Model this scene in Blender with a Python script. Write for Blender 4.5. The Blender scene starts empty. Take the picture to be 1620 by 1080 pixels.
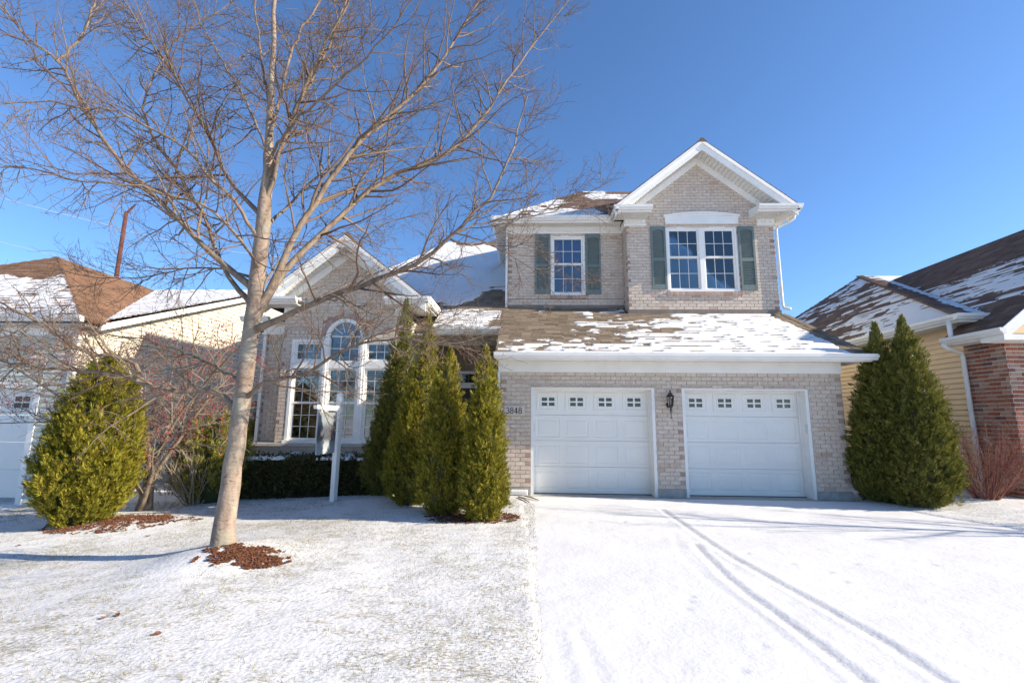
import bpy, math, random
import numpy as np
from mathutils import Matrix, Vector

random.seed(7)
rng = np.random.default_rng(11)
SC = bpy.context.scene
COL = SC.collection

# ------------------------------------------------------------------ camera, sky, sun, exposure
F_PX, PITCH, YAW, ROLL = 740.0, 0.16472, -0.03713, 0.009832
CAM = np.array([-0.0404, -9.7106, 1.4933])
FW = np.array([math.sin(YAW) * math.cos(PITCH), math.cos(YAW) * math.cos(PITCH), math.sin(PITCH)])
RT0 = np.array([math.cos(YAW), -math.sin(YAW), 0.0])
UP0 = np.cross(RT0, FW)
RT = RT0 * math.cos(ROLL) + UP0 * math.sin(ROLL)
UP = -RT0 * math.sin(ROLL) + UP0 * math.cos(ROLL)
cam_data = bpy.data.cameras.new("camera")
cam_data.sensor_width = 36.0
cam_data.lens = F_PX / 1620.0 * 36.0
cam_data.clip_end = 2000.0
cam_data.clip_start = 0.05
cam = bpy.data.objects.new("camera", cam_data)
COL.objects.link(cam)
cam.matrix_world = Matrix(((RT[0], UP[0], -FW[0], CAM[0]), (RT[1], UP[1], -FW[1], CAM[1]),
                           (RT[2], UP[2], -FW[2], CAM[2]), (0, 0, 0, 1)))
SC.camera = cam

SUN_EL, SUN_AZ = math.radians(24.2), math.radians(8.0)   # the sun stands on the right, 8 degrees in front of the facades
SUN_DIR = np.array([math.cos(SUN_EL) * math.cos(SUN_AZ), -math.cos(SUN_EL) * math.sin(SUN_AZ), math.sin(SUN_EL)])
world = bpy.data.worlds.new("World")
SC.world = world
world.use_nodes = True
wn, wl = world.node_tree.nodes, world.node_tree.links
wn.clear()
sky = wn.new("ShaderNodeTexSky")
sky.sky_type = 'NISHITA'
sky.sun_disc = False
sky.sun_elevation = SUN_EL
sky.sun_rotation = math.radians(90.0) + SUN_AZ
sky.altitude = 200.0
sky.air_density = 1.0
sky.dust_density = 0.3
sky.ozone_density = 7.0
bg = wn.new("ShaderNodeBackground")
bg.inputs["Strength"].default_value = 0.11
wout = wn.new("ShaderNodeOutputWorld")
wl.new(sky.outputs[0], bg.inputs[0])
wl.new(bg.outputs[0], wout.inputs[0])

sun_data = bpy.data.lights.new("sun", 'SUN')
sun_data.energy = 4.6
sun_data.angle = math.radians(0.5)
sun_data.color = (1.0, 0.88, 0.70)
sun = bpy.data.objects.new("sun", sun_data)
COL.objects.link(sun)
sun.rotation_euler = Vector(-SUN_DIR).to_track_quat('-Z', 'Y').to_euler()

SC.view_settings.view_transform = 'Standard'
SC.view_settings.look = 'None'
SC.view_settings.gamma = 1.0
SC.view_settings.use_curve_mapping = False
SC.view_settings.exposure = 1.09
SC.render.engine = 'CYCLES'
SC.cycles.max_bounces = 8
SC.cycles.transparent_max_bounces = 12


def at_y(px, py, Y):
    d = FW + (px - 810) / F_PX * RT - (py - 540) / F_PX * UP
    return CAM + d * (Y - CAM[1]) / d[1]


def at_z(px, py, Z):
    d = FW + (px - 810) / F_PX * RT - (py - 540) / F_PX * UP
    return CAM + d * (Z - CAM[2]) / d[2]


# ------------------------------------------------------------------ materials
MATS = {}


def new_mat(name):
    m = bpy.data.materials.new(name)
    m.use_nodes = True
    nt = m.node_tree
    b = nt.nodes["Principled BSDF"]
    MATS[name] = m
    return m, nt, b


def ramp(nt, cols, const=False):
    r = nt.nodes.new("ShaderNodeValToRGB")
    if const:
        r.color_ramp.interpolation = 'CONSTANT'
    e = r.color_ramp.elements
    while len(e) < len(cols):
        e.new(0.5)
    for i, (p, c) in enumerate(cols):
        e[i].position = p
        e[i].color = (c[0], c[1], c[2], 1)
    return r


def tex(nt, kind, scale, detail=4.0, stretch=None, gen=False):
    tc = nt.nodes.new("ShaderNodeNewGeometry") if not gen else nt.nodes.new("ShaderNodeTexCoord")
    out = tc.outputs["Position"] if not gen else tc.outputs["Generated"]
    if stretch:
        mp = nt.nodes.new("ShaderNodeMapping")
        mp.inputs["Scale"].default_value = stretch
        nt.links.new(out, mp.inputs[0])
        out = mp.outputs[0]
    t = nt.nodes.new("ShaderNodeTexNoise" if kind == 'noise' else "ShaderNodeTexVoronoi")
    t.inputs["Scale"].default_value = scale
    if kind == 'noise':
        t.inputs["Detail"].default_value = detail
    nt.links.new(out, t.inputs["Vector"])
    return t


def mixc(nt, fac, a, b, mode='MIX'):
    n = nt.nodes.new("ShaderNodeMix")
    n.data_type = 'RGBA'
    n.blend_type = mode
    for s, v in ((n.inputs[0], fac), (n.inputs[6], a), (n.inputs[7], b)):
        if hasattr(v, "is_linked") or isinstance(v, bpy.types.NodeSocket):
            nt.links.new(v, s)
        elif isinstance(v, (int, float)):
            s.default_value = v
        else:
            s.default_value = (v[0], v[1], v[2], 1)
    return n.outputs[2]


def bump(nt, b, height, strength=0.3, dist=0.01):
    n = nt.nodes.new("ShaderNodeBump")
    n.inputs["Strength"].default_value = strength
    n.inputs["Distance"].default_value = dist
    nt.links.new(height, n.inputs["Height"])
    nt.links.new(n.outputs[0], b.inputs["Normal"])


def rand_socket(nt):
    g = nt.nodes.new("ShaderNodeNewGeometry")
    o = nt.nodes.new("ShaderNodeObjectInfo")
    a = nt.nodes.new("ShaderNodeMath")
    a.operation = 'ADD'
    f = nt.nodes.new("ShaderNodeMath")
    f.operation = 'FRACT'
    nt.links.new(g.outputs["Random Per Island"], a.inputs[0])
    nt.links.new(o.outputs["Random"], a.inputs[1])
    nt.links.new(a.outputs[0], f.inputs[0])
    return f.outputs[0]


def m_plain(name, col, rough=0.6, var=0.12, scale=6.0, bstr=0.15, bscale=40.0, spec=0.3, metal=0.0, bdist=0.004):
    m, nt, b = new_mat(name)
    t = tex(nt, 'noise', scale, 5)
    lo = [c * (1 - var) for c in col]
    hi = [min(1, c * (1 + var)) for c in col]
    r = ramp(nt, [(0.3, lo), (0.7, hi)])
    nt.links.new(t.outputs[0], r.inputs[0])
    nt.links.new(r.outputs[0], b.inputs["Base Color"])
    b.inputs["Roughness"].default_value = rough
    b.inputs["Specular IOR Level"].default_value = spec
    b.inputs["Metallic"].default_value = metal
    if bstr > 0:
        t2 = tex(nt, 'noise', bscale, 4)
        bump(nt, b, t2.outputs[0], bstr, bdist)
    return m


def m_rand(name, cols, rough=0.8, mottle=0.25, mscale=25.0, bstr=0.4, bscale=120.0, spec=0.2, stain=None, transl=0.0, bdist=0.004):
    m, nt, b = new_mat(name)
    r = ramp(nt, cols)
    nt.links.new(rand_socket(nt), r.inputs[0])
    c = r.outputs[0]
    if mottle > 0:
        t = tex(nt, 'noise', mscale, 5)
        rr = ramp(nt, [(0.3, (1 - mottle,) * 3), (0.7, (1 + mottle,) * 3)])
        rr.color_ramp.elements[1].color = (1, 1, 1, 1)
        nt.links.new(t.outputs[0], rr.inputs[0])
        c = mixc(nt, 1.0, c, rr.outputs[0], 'MULTIPLY')
    if stain:
        t3 = tex(nt, 'noise', stain[1], 3)
        r3 = ramp(nt, [(stain[2], (0, 0, 0)), (stain[2] + 0.12, (1, 1, 1))])
        nt.links.new(t3.outputs[0], r3.inputs[0])
        c = mixc(nt, r3.outputs[0], c, stain[0])
    nt.links.new(c, b.inputs["Base Color"])
    b.inputs["Roughness"].default_value = rough
    b.inputs["Specular IOR Level"].default_value = spec
    if bstr > 0:
        t2 = tex(nt, 'noise', bscale, 4)
        bump(nt, b, t2.outputs[0], bstr, bdist)
    if transl > 0:
        tr = nt.nodes.new("ShaderNodeBsdfTranslucent")
        nt.links.new(c, tr.inputs[0])
        mx = nt.nodes.new("ShaderNodeMixShader")
        mx.inputs[0].default_value = transl
        nt.links.new(b.outputs[0], mx.inputs[1])
        nt.links.new(tr.outputs[0], mx.inputs[2])
        nt.links.new(mx.outputs[0], nt.nodes["Material Output"].inputs[0])
    return m


def m_snow(name, grass=None, track=False, fine=1.0):
    m, nt, b = new_mat(name)
    t = tex(nt, 'noise', 1.3, 5)
    r = ramp(nt, [(0.3, (0.65, 0.65, 0.66)), (0.7, (0.725, 0.725, 0.725))])
    nt.links.new(t.outputs[0], r.inputs[0])
    c = r.outputs[0]
    if grass:
        big = tex(nt, 'noise', 0.9, 4)
        fin = tex(nt, 'noise', 55.0, 5, stretch=(0.55, 1.0, 1.0))
        mid = tex(nt, 'noise', 7.0, 4, stretch=(0.6, 1.2, 1.0))
        a = nt.nodes.new("ShaderNodeMath"); a.operation = 'MULTIPLY_ADD'
        nt.links.new(big.outputs[0], a.inputs[0]); a.inputs[1].default_value = 0.55
        nt.links.new(fin.outputs[0], a.inputs[2])
        a2 = nt.nodes.new("ShaderNodeMath"); a2.operation = 'MULTIPLY_ADD'
        nt.links.new(mid.outputs[0], a2.inputs[0]); a2.inputs[1].default_value = 0.5
        nt.links.new(a.outputs[0], a2.inputs[2])
        rr = ramp(nt, [(0.0, (0, 0, 0)), (1.0, (1, 1, 1))])
        mr = nt.nodes.new("ShaderNodeMapRange")
        mr.inputs[1].default_value = 1.03; mr.inputs[2].default_value = 1.24
        mr.inputs[3].default_value = 0.0; mr.inputs[4].default_value = 0.8
        nt.links.new(a2.outputs[0], mr.inputs[0])
        c = mixc(nt, mr.outputs[0], c, grass)
    if track:
        at = nt.nodes.new("ShaderNodeAttribute")
        at.attribute_name = "track"
        fn = tex(nt, 'noise', 45.0, 4)
        mu = nt.nodes.new("ShaderNodeMath"); mu.operation = 'MULTIPLY'
        nt.links.new(at.outputs["Fac"], mu.inputs[0])
        rr = ramp(nt, [(0.35, (0.1, 0.1, 0.1)), (0.65, (1, 1, 1))])
        nt.links.new(fn.outputs[0], rr.inputs[0])
        nt.links.new(rr.outputs[0], mu.inputs[1])
        c = mixc(nt, mu.outputs[0], c, (0.13, 0.13, 0.135))
    nt.links.new(c, b.inputs["Base Color"])
    b.inputs["Roughness"].default_value = 0.75
    b.inputs["Specular IOR Level"].default_value = 0.25
    n1 = tex(nt, 'noise', 28.0 * fine, 6)
    n2 = tex(nt, 'noise', 5.0 * fine, 4, stretch=(0.7, 1.2, 1))
    ad = nt.nodes.new("ShaderNodeMath"); ad.operation = 'MULTIPLY_ADD'
    nt.links.new(n2.outputs[0], ad.inputs[0]); ad.inputs[1].default_value = 1.6
    nt.links.new(n1.outputs[0], ad.inputs[2])
    bump(nt, b, ad.outputs[0], 0.32 if grass else 0.22, 0.03 if grass else 0.02)
    return m


def m_glass(name, tint=(0.75, 0.82, 0.85), refl=1.0):
    m, nt, b = new_mat(name)
    nt.nodes.remove(b)
    tr = nt.nodes.new("ShaderNodeBsdfTransparent")
    tr.inputs[0].default_value = (*tint, 1)
    gl = nt.nodes.new("ShaderNodeBsdfGlossy")
    gl.inputs["Roughness"].default_value = 0.02
    t = tex(nt, 'noise', 1.6, 2)
    bp = nt.nodes.new("ShaderNodeBump")
    bp.inputs["Strength"].default_value = 0.02
    bp.inputs["Distance"].default_value = 0.05
    nt.links.new(t.outputs[0], bp.inputs["Height"])
    nt.links.new(bp.outputs[0], gl.inputs["Normal"])
    fr = nt.nodes.new("ShaderNodeFresnel")
    fr.inputs[0].default_value = 1.5 + 0.35 * refl
    mx = nt.nodes.new("ShaderNodeMixShader")
    nt.links.new(fr.outputs[0], mx.inputs[0])
    nt.links.new(tr.outputs[0], mx.inputs[1])
    nt.links.new(gl.outputs[0], mx.inputs[2])
    nt.links.new(mx.outputs[0], nt.nodes["Material Output"].inputs[0])
    return m


def m_bark(name, a, b_, scale=14.0, rings=False):
    m, nt, b = new_mat(name)
    t = tex(nt, 'noise', scale, 6, stretch=(1, 1, 0.35))
    r = ramp(nt, [(0.32, a), (0.68, b_)])
    nt.links.new(t.outputs[0], r.inputs[0])
    c = r.outputs[0]
    h = t.outputs[0]
    if rings:
        t2 = tex(nt, 'noise', 17.0, 4, stretch=(1, 1, 2.1))
        r2 = ramp(nt, [(0.60, (1, 1, 1)), (0.70, (0.50, 0.40, 0.33))])
        nt.links.new(t2.outputs[0], r2.inputs[0])
        c = mixc(nt, 1.0, c, r2.outputs[0], 'MULTIPLY')
        t3 = tex(nt, 'noise', 3.0, 4)
        r3 = ramp(nt, [(0.52, (0, 0, 0)), (0.75, (0.6, 0.6, 0.6))])
        nt.links.new(t3.outputs[0], r3.inputs[0])
        c = mixc(nt, r3.outputs[0], c, (0.36, 0.38, 0.30))
        ad = nt.nodes.new("ShaderNodeMath"); ad.operation = 'SUBTRACT'
        nt.links.new(t.outputs[0], ad.inputs[0]); nt.links.new(t2.outputs[0], ad.inputs[1])
        h = ad.outputs[0]
    nt.links.new(c, b.inputs["Base Color"])
    b.inputs["Roughness"].default_value = 0.85
    b.inputs["Specular IOR Level"].default_value = 0.2
    bump(nt, b, h, 0.9, 0.014)
    return m


M_BRICK = m_rand("whitewashed_brick", [(0.0, (0.599, 0.478, 0.393)), (0.14, (0.682, 0.579, 0.470)), (0.30, (0.631, 0.514, 0.426)), (0.46, (0.714, 0.618, 0.501)), (0.60, (0.644, 0.520, 0.436)),
                 (0.74, (0.702, 0.595, 0.486)), (0.88, (0.664, 0.546, 0.452)), (0.955, (0.688, 0.573, 0.439)), (0.995, (0.548, 0.397, 0.309))],
                 mottle=0.22, mscale=30, bstr=0.5, bscale=90, stain=((0.721, 0.651, 0.557), 13.0, 0.60))
M_QUOIN = m_rand("red_brown_end_brick", [(0.0, (0.52, 0.38, 0.31)), (0.35, (0.42, 0.26, 0.195)), (0.7, (0.56, 0.44, 0.37)), (1.0, (0.38, 0.22, 0.165))], mottle=0.3, mscale=38, bstr=0.5, bscale=90)
M_MORTAR = m_plain("pale_mortar", (0.50, 0.445, 0.395), 0.95, 0.12, 20, 0.5, 140)
M_REDBRICK = m_rand("red_brick", [(0.0, (0.40, 0.15, 0.09)), (0.25, (0.34, 0.11, 0.07)), (0.5, (0.43, 0.18, 0.12)), (0.68, (0.50, 0.34, 0.26)), (0.84, (0.18, 0.09, 0.08)), (1.0, (0.42, 0.16, 0.095))], mottle=0.35, mscale=30, bstr=0.5, bscale=90)
M_REDMORTAR = m_plain("tan_mortar", (0.74, 0.67, 0.56), 0.95, 0.12, 20, 0.5, 140)
M_WHITE = m_plain("white_trim_paint", (0.82, 0.805, 0.765), 0.45, 0.05, 2.5, 0.05, 30)
M_OFFWHITE = m_plain("offwhite_soffit", (0.68, 0.665, 0.62), 0.6, 0.06, 4, 0.05, 30)
M_DOOR = m_plain("white_garage_door_steel", (0.80, 0.785, 0.74), 0.5, 0.035, 1.5, 0.25, 160, bdist=0.001)
M_GUTTER = m_plain("white_gutter_metal", (0.78, 0.77, 0.74), 0.35, 0.05, 3, 0.0)
M_SHUTTER = m_plain("slate_green_shutter", (0.15, 0.19, 0.185), 0.5, 0.10, 8, 0.1, 60)
M_SHINGLE = m_rand("tan_brown_shingle", [(0.0, (0.27, 0.21, 0.15)), (0.3, (0.20, 0.155, 0.11)), (0.55, (0.31, 0.245, 0.175)), (0.8, (0.235, 0.18, 0.13)), (1.0, (0.165, 0.125, 0.092))], mottle=0.3, mscale=60, bstr=0.6, bscale=260, rough=0.95)
M_SHINGLE_D = m_rand("dark_brown_shingle", [(0.0, (0.20, 0.13, 0.10)), (0.4, (0.15, 0.095, 0.075)), (0.7, (0.235, 0.16, 0.12)), (1.0, (0.13, 0.085, 0.068))], mottle=0.3, mscale=60, bstr=0.6, bscale=260, rough=0.95)
M_SHINGLE_R = m_rand("rusty_brown_shingle", [(0.0, (0.26, 0.145, 0.085)), (0.4, (0.20, 0.11, 0.066)), (0.7, (0.29, 0.17, 0.105)), (1.0, (0.17, 0.095, 0.06))], mottle=0.3, mscale=60, bstr=0.6, bscale=260, rough=0.95)
M_FLASH = m_plain("brown_flashing", (0.20, 0.165, 0.135), 0.5, 0.15, 5, 0.1, 30)
M_CONC = m_plain("concrete", (0.36, 0.355, 0.33), 0.9, 0.18, 9, 0.5, 70)
M_STONE = m_plain("limestone_sill", (0.50, 0.46, 0.41), 0.85, 0.14, 12, 0.4, 80)
M_SIDING_TAN = m_rand("tan_vinyl_siding", [(0.0, (0.80, 0.575, 0.345)), (1.0, (0.84, 0.61, 0.37))], mottle=0.06, mscale=4, bstr=0.08, bscale=60, rough=0.55)
M_SIDING_CREAM = m_rand("cream_vinyl_siding", [(0.0, (0.68, 0.635, 0.52)), (1.0, (0.72, 0.67, 0.55))], mottle=0.06, mscale=4, bstr=0.08, bscale=60, rough=0.55)
M_SIDING_SHADE = m_rand("siding_shade_tone", [(0.0, (0.56, 0.57, 0.50)), (1.0, (0.60, 0.61, 0.54))], mottle=0.06, mscale=4, bstr=0.08, bscale=60, rough=0.55)  # grey-green look of cream siding in shade, put into the colour
M_GLASS = m_glass("window_glass", refl=2.0)
M_DARKGLASS = m_glass("garage_glass", (0.5, 0.5, 0.5))
M_ROOM = m_plain("room_wall_paint", (0.26, 0.28, 0.30), 0.9, 0.1, 3, 0.0)
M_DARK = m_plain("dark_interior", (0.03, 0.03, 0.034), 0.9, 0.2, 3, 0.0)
M_CURT_W = m_plain("sheer_pale_curtain", (0.85, 0.87, 0.86), 0.9, 0.08, 9, 0.0)
M_CURT_B = m_plain("blue_violet_curtain", (0.20, 0.25, 0.66), 0.9, 0.15, 9, 0.0)
M_BLIND = m_plain("white_blind", (0.55, 0.55, 0.52), 0.6, 0.05, 9, 0.0)
M_SCREEN = m_plain("insect_screen", (0.13, 0.13, 0.135), 0.8, 0.2, 60, 0.3, 300)
M_BLACK = m_plain("black_metal", (0.018, 0.018, 0.02), 0.4, 0.2, 20, 0.1, 60, spec=0.5)
M_PLAQUE = m_plain("tan_stone_plaque", (0.60, 0.53, 0.46), 0.85, 0.08, 30, 0.3, 150)
M_PORCH = m_plain("brown_porch_wall", (0.22, 0.17, 0.12), 0.8, 0.15, 6, 0.1, 40)
M_SNOW_LAWN = m_snow("lawn_snow", grass=(0.30, 0.265, 0.17))
M_SNOW_DRIVE = m_snow("driveway_snow", track=True)
M_SNOW = m_snow("roof_snow")
M_BARK = m_bark("tan_grey_bark", (0.19, 0.14, 0.108), (0.31, 0.245, 0.195), 10.0, rings=True)
M_LIMB = m_bark("limb_bark", (0.135, 0.098, 0.07), (0.25, 0.195, 0.148), 16.0)
M_TWIG = m_rand("twig_bark", [(0.0, (0.125, 0.075, 0.052)), (0.35, (0.17, 0.118, 0.083)), (0.75, (0.23, 0.175, 0.128)), (1.0, (0.10, 0.052, 0.04))], mottle=0.2, mscale=30, bstr=0.0)
M_TWIG_G = m_rand("grey_twig_bark", [(0.0, (0.22, 0.175, 0.135)), (0.5, (0.31, 0.26, 0.21)), (1.0, (0.17, 0.115, 0.09))], mottle=0.2, mscale=30, bstr=0.0)
M_TWIG_R = m_rand("red_twig_bark", [(0.0, (0.22, 0.06, 0.055)), (0.5, (0.30, 0.13, 0.10)), (0.8, (0.36, 0.25, 0.17)), (1.0, (0.18, 0.045, 0.045))], mottle=0.2, mscale=30, bstr=0.0)
M_TWIG_S = m_rand("straw_twig_bark", [(0.0, (0.36, 0.29, 0.21)), (0.6, (0.44, 0.37, 0.28)), (1.0, (0.28, 0.20, 0.14))], mottle=0.2, mscale=30, bstr=0.0)
M_BERRY = m_rand("red_berries", [(0.0, (0.42, 0.03, 0.035)), (0.6, (0.30, 0.02, 0.03)), (1.0, (0.20, 0.02, 0.03))], mottle=0.0, bstr=0.0, rough=0.35, spec=0.5)
M_ARB = m_rand("arborvitae_foliage", [(0.0, (0.10, 0.112, 0.015)), (0.35, (0.20, 0.195, 0.02)), (0.7, (0.32, 0.285, 0.03)), (0.93, (0.41, 0.335, 0.04)), (1.0, (0.36, 0.19, 0.055))], mottle=0.25, mscale=7, bstr=0.0, rough=0.6, transl=0.22)
M_ARB_D = m_rand("deep_arborvitae_foliage", [(0.0, (0.085, 0.10, 0.022)), (0.4, (0.145, 0.155, 0.028)), (0.8, (0.225, 0.22, 0.038)), (1.0, (0.28, 0.20, 0.055))], mottle=0.25, mscale=7, bstr=0.0, rough=0.6, transl=0.2)
M_YEW = m_rand("yellow_green_yew", [(0.0, (0.10, 0.13, 0.02)), (0.5, (0.26, 0.27, 0.03)), (0.9, (0.40, 0.37, 0.05)), (1.0, (0.36, 0.18, 0.05))], mottle=0.25, mscale=7, bstr=0.0, rough=0.6, transl=0.25)
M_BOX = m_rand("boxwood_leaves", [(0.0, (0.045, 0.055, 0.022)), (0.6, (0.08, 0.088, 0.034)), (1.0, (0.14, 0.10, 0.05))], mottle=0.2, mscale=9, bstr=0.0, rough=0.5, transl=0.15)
M_MULCH = m_rand("mulch_chips", [(0.0, (0.13, 0.05, 0.028)), (0.5, (0.19, 0.078, 0.04)), (1.0, (0.08, 0.034, 0.024))], mottle=0.2, mscale=40, bstr=0.0)
M_GRASS = m_rand("winter_grass", [(0.0, (0.27, 0.235, 0.13)), (0.5, (0.18, 0.175, 0.085)), (1.0, (0.34, 0.30, 0.20))], mottle=0.0, bstr=0.0)
M_LEAF = m_rand("dead_leaf", [(0.0, (0.30, 0.12, 0.05)), (1.0, (0.20, 0.09, 0.05))], mottle=0.2, mscale=40, bstr=0.0)
M_POLE = m_plain("red_brown_pole_wood", (0.10, 0.036, 0.027), 0.9, 0.25, 3, 0.3, 20)
M_WIRE = m_plain("bare_aluminium_wire", (0.75, 0.75, 0.75), 0.35, 0.05, 3, 0.0, metal=0.6)

# ------------------------------------------------------------------ helpers
WORLD = {}


def props(o, label=None, category=None, group=None, kind=None):
    for k, v in (("label", label), ("category", category), ("group", group), ("kind", kind)):
        if v:
            o[k] = v
    return o


def link(o, parent=None):
    COL.objects.link(o)
    if parent is not None:
        o.parent = parent
        if parent in WORLD:
            o.matrix_parent_inverse = WORLD[parent].inverted()
    return o


def thing(name, loc, label, cat, group=None):
    o = bpy.data.objects.new(name, None)
    o.location = loc
    COL.objects.link(o)
    WORLD[o] = Matrix.Translation(Vector(loc))
    return props(o, label, cat, group)


def mesh_obj(name, V, F, mat, parent=None, smooth=False, **kw):
    me = bpy.data.meshes.new(name)
    if isinstance(F, np.ndarray):
        V = np.ascontiguousarray(V, dtype=np.float32)
        m, k = F.shape
        me.vertices.add(len(V))
        me.vertices.foreach_set("co", V.reshape(-1))
        me.loops.add(m * k)
        me.loops.foreach_set("vertex_index", np.ascontiguousarray(F, dtype=np.int32).reshape(-1))
        me.polygons.add(m)
        me.polygons.foreach_set("loop_start", (np.arange(m) * k).astype(np.int32))
        me.update(calc_edges=True)
    else:
        me.from_pydata(V if isinstance(V, list) else V.tolist(), [], F)
    me.materials.append(mat)
    if smooth:
        me.polygons.foreach_set("use_smooth", np.ones(len(me.polygons), dtype=bool))
    me.update()
    o = bpy.data.objects.new(name, me)
    link(o, parent)
    return props(o, **kw)


def inst(name, me, parent, M):
    o = bpy.data.objects.new(name, me)
    link(o, parent)
    o.matrix_basis = M
    return o


class G:
    def __init__(s):
        s.V, s.F = [], []

    def add(s, v, f):
        n = len(s.V)
        s.V += [tuple(map(float, p)) for p in v]
        s.F += [tuple(i + n for i in q) for q in f]
        return s

    def box(s, x0, x1, y0, y1, z0, z1):
        v = [(x0, y0, z0), (x1, y0, z0), (x1, y1, z0), (x0, y1, z0), (x0, y0, z1), (x1, y0, z1), (x1, y1, z1), (x0, y1, z1)]
        return s.add(v, [(0, 3, 2, 1), (4, 5, 6, 7), (0, 1, 5, 4), (1, 2, 6, 5), (2, 3, 7, 6), (3, 0, 4, 7)])

    def hexa(s, b, t):
        return s.add(list(b) + list(t), [(0, 3, 2, 1), (4, 5, 6, 7), (0, 1, 5, 4), (1, 2, 6, 5), (2, 3, 7, 6), (3, 0, 4, 7)])

    def prism(s, poly, fn, a0, a1):
        n = len(poly)
        v = [fn(p, a0) for p in poly] + [fn(p, a1) for p in poly]
        f = [tuple(range(n - 1, -1, -1)), tuple(range(n, 2 * n))]
        f += [(i, (i + 1) % n, n + (i + 1) % n, n + i) for i in range(n)]
        return s.add(v, f)

    def tube(s, path, rad, k=8, cap=True):
        P = np.array(path, float)
        R = np.full(len(P), rad) if np.isscalar(rad) else np.array(rad, float)
        V, F = tube_arrays(P[None], R[None], k, cap)
        return s.add(V, F)

    def build(s, name, mat, parent=None, smooth=False, **kw):
        return mesh_obj(name, s.V, s.F, mat, parent, smooth, **kw)


def tube_arrays(P, R, k, cap=False):
    """P (N,n,3) paths, R (N,n) radii -> verts list, face list"""
    N, n, _ = P.shape
    T = np.gradient(P, axis=1)
    T /= np.linalg.norm(T, axis=2, keepdims=True) + 1e-12
    mean = T.mean(1)
    ref = np.zeros((N, 3))
    ref[np.arange(N), np.argmin(np.abs(mean), axis=1)] = 1.0
    U = np.cross(T, ref[:, None, :])
    U /= np.linalg.norm(U, axis=2, keepdims=True) + 1e-12
    W = np.cross(T, U)
    a = np.arange(k) * 2 * math.pi / k
    ring = P[:, :, None, :] + R[:, :, None, None] * (np.cos(a)[None, None, :, None] * U[:, :, None, :] + np.sin(a)[None, None, :, None] * W[:, :, None, :])
    V = ring.reshape(-1, 3)
    base = (np.arange(N) * n * k)[:, None, None] + (np.arange(n - 1) * k)[None, :, None]
    j = np.arange(k)[None, None, :]
    j2 = (np.arange(k) + 1) % k
    j2 = j2[None, None, :]
    F = np.stack([base + j, base + k + j, base + k + j2, base + j2], -1).reshape(-1, 4)
    if cap:
        F = F.tolist()
        for i in range(N):
            b = i * n * k
            F.append(list(range(b, b + k)))
            F.append(list(range(b + (n - 1) * k + k - 1, b + (n - 1) * k - 1, -1)))
    return V, F


def hash2(ix, iy, seed):
    h = (ix.astype(np.int64) * 374761393 + iy.astype(np.int64) * 668265263 + seed * 1442695041) & 0x7fffffff
    h = ((h ^ (h >> 13)) * 1274126177) & 0x7fffffff
    return ((h ^ (h >> 16)) & 0xffff) / 65535.0


def vnoise(x, y, seed=0):
    x = np.asarray(x, float); y = np.asarray(y, float)
    ix, iy = np.floor(x), np.floor(y)
    fx, fy = x - ix, y - iy
    fx = fx * fx * (3 - 2 * fx); fy = fy * fy * (3 - 2 * fy)
    a = hash2(ix, iy, seed); b = hash2(ix + 1, iy, seed)
    c = hash2(ix, iy + 1, seed); d = hash2(ix + 1, iy + 1, seed)
    return (a * (1 - fx) + b * fx) * (1 - fy) + (c * (1 - fx) + d * fx) * fy


def fbm(x, y, seed=0, o=4):
    s, a, t = 0, 0.5, 0
    for i in range(o):
        s = s + a * vnoise(np.asarray(x) * 2 ** i, np.asarray(y) * 2 ** i, seed + i * 17)
        t += a
        a *= 0.5
    return s / t


def sm(a, b, x):
    t = np.clip((np.asarray(x, float) - a) / (b - a), 0, 1)
    return t * t * (3 - 2 * t)


# ------------------------------------------------------------------ ground
TREE = np.array([-3.40, -4.39])


def ground_z(x, y):
    x = np.asarray(x, float); y = np.asarray(y, float)
    z = 0.02 - 0.23 * sm(-1.5, -7.5, x) - 0.10 * sm(-8, -11, x)
    z = z + 0.15 * np.exp(-((x - TREE[0] - 0.02) ** 2 + (y - TREE[1] + 0.06) ** 2) / 0.62 ** 2)
    z = z + 0.10 * np.exp(-((x + 6.3) ** 2 / 1.3 ** 2 + (y + 2.3) ** 2 / 0.9 ** 2))
    z = z + 0.06 * sm(-1.6, -0.4, y) * sm(-1.0, -2.0, x)
    z = z + 0.035 * (fbm(x * 0.7, y * 0.7, 3) - 0.5) + 0.012 * (fbm(x * 4, y * 5, 5) - 0.5)
    z = z + 0.09 * sm(6.6, 8.6, x) * sm(-3.6, -1.0, y)
    return z


def grid(name, x0, x1, y0, y1, step, zf, mat, attr=None, keep=None, **kw):
    nx, ny = int(round((x1 - x0) / step)) + 1, int(round((y1 - y0) / step)) + 1
    X, Y = np.meshgrid(np.linspace(x0, x1, nx), np.linspace(y0, y1, ny))
    Z = zf(X, Y)
    V = np.stack([X, Y, Z], -1).reshape(-1, 3)
    i = (np.arange(ny - 1)[:, None] * nx + np.arange(nx - 1)[None, :]).reshape(-1)
    F = np.stack([i, i + 1, i + 1 + nx, i + nx], 1)
    o = mesh_obj(name, V, F, mat, None, True, **kw)
    if attr:
        a = o.data.attributes.new("track", 'FLOAT', 'POINT')
        a.data.foreach_set("value", attr(X, Y).reshape(-1).astype(np.float32))
    return o


G().add([(-500, -500, -0.55), (500, -500, -0.55), (500, 700, -0.55), (-500, 700, -0.55)], [(0, 1, 2, 3)]).build(
    "ground", M_SNOW, kind="structure")


def track_line(pts):
    return np.array([at_z(a, b, 0.0)[:2] for a, b in pts])


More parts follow.
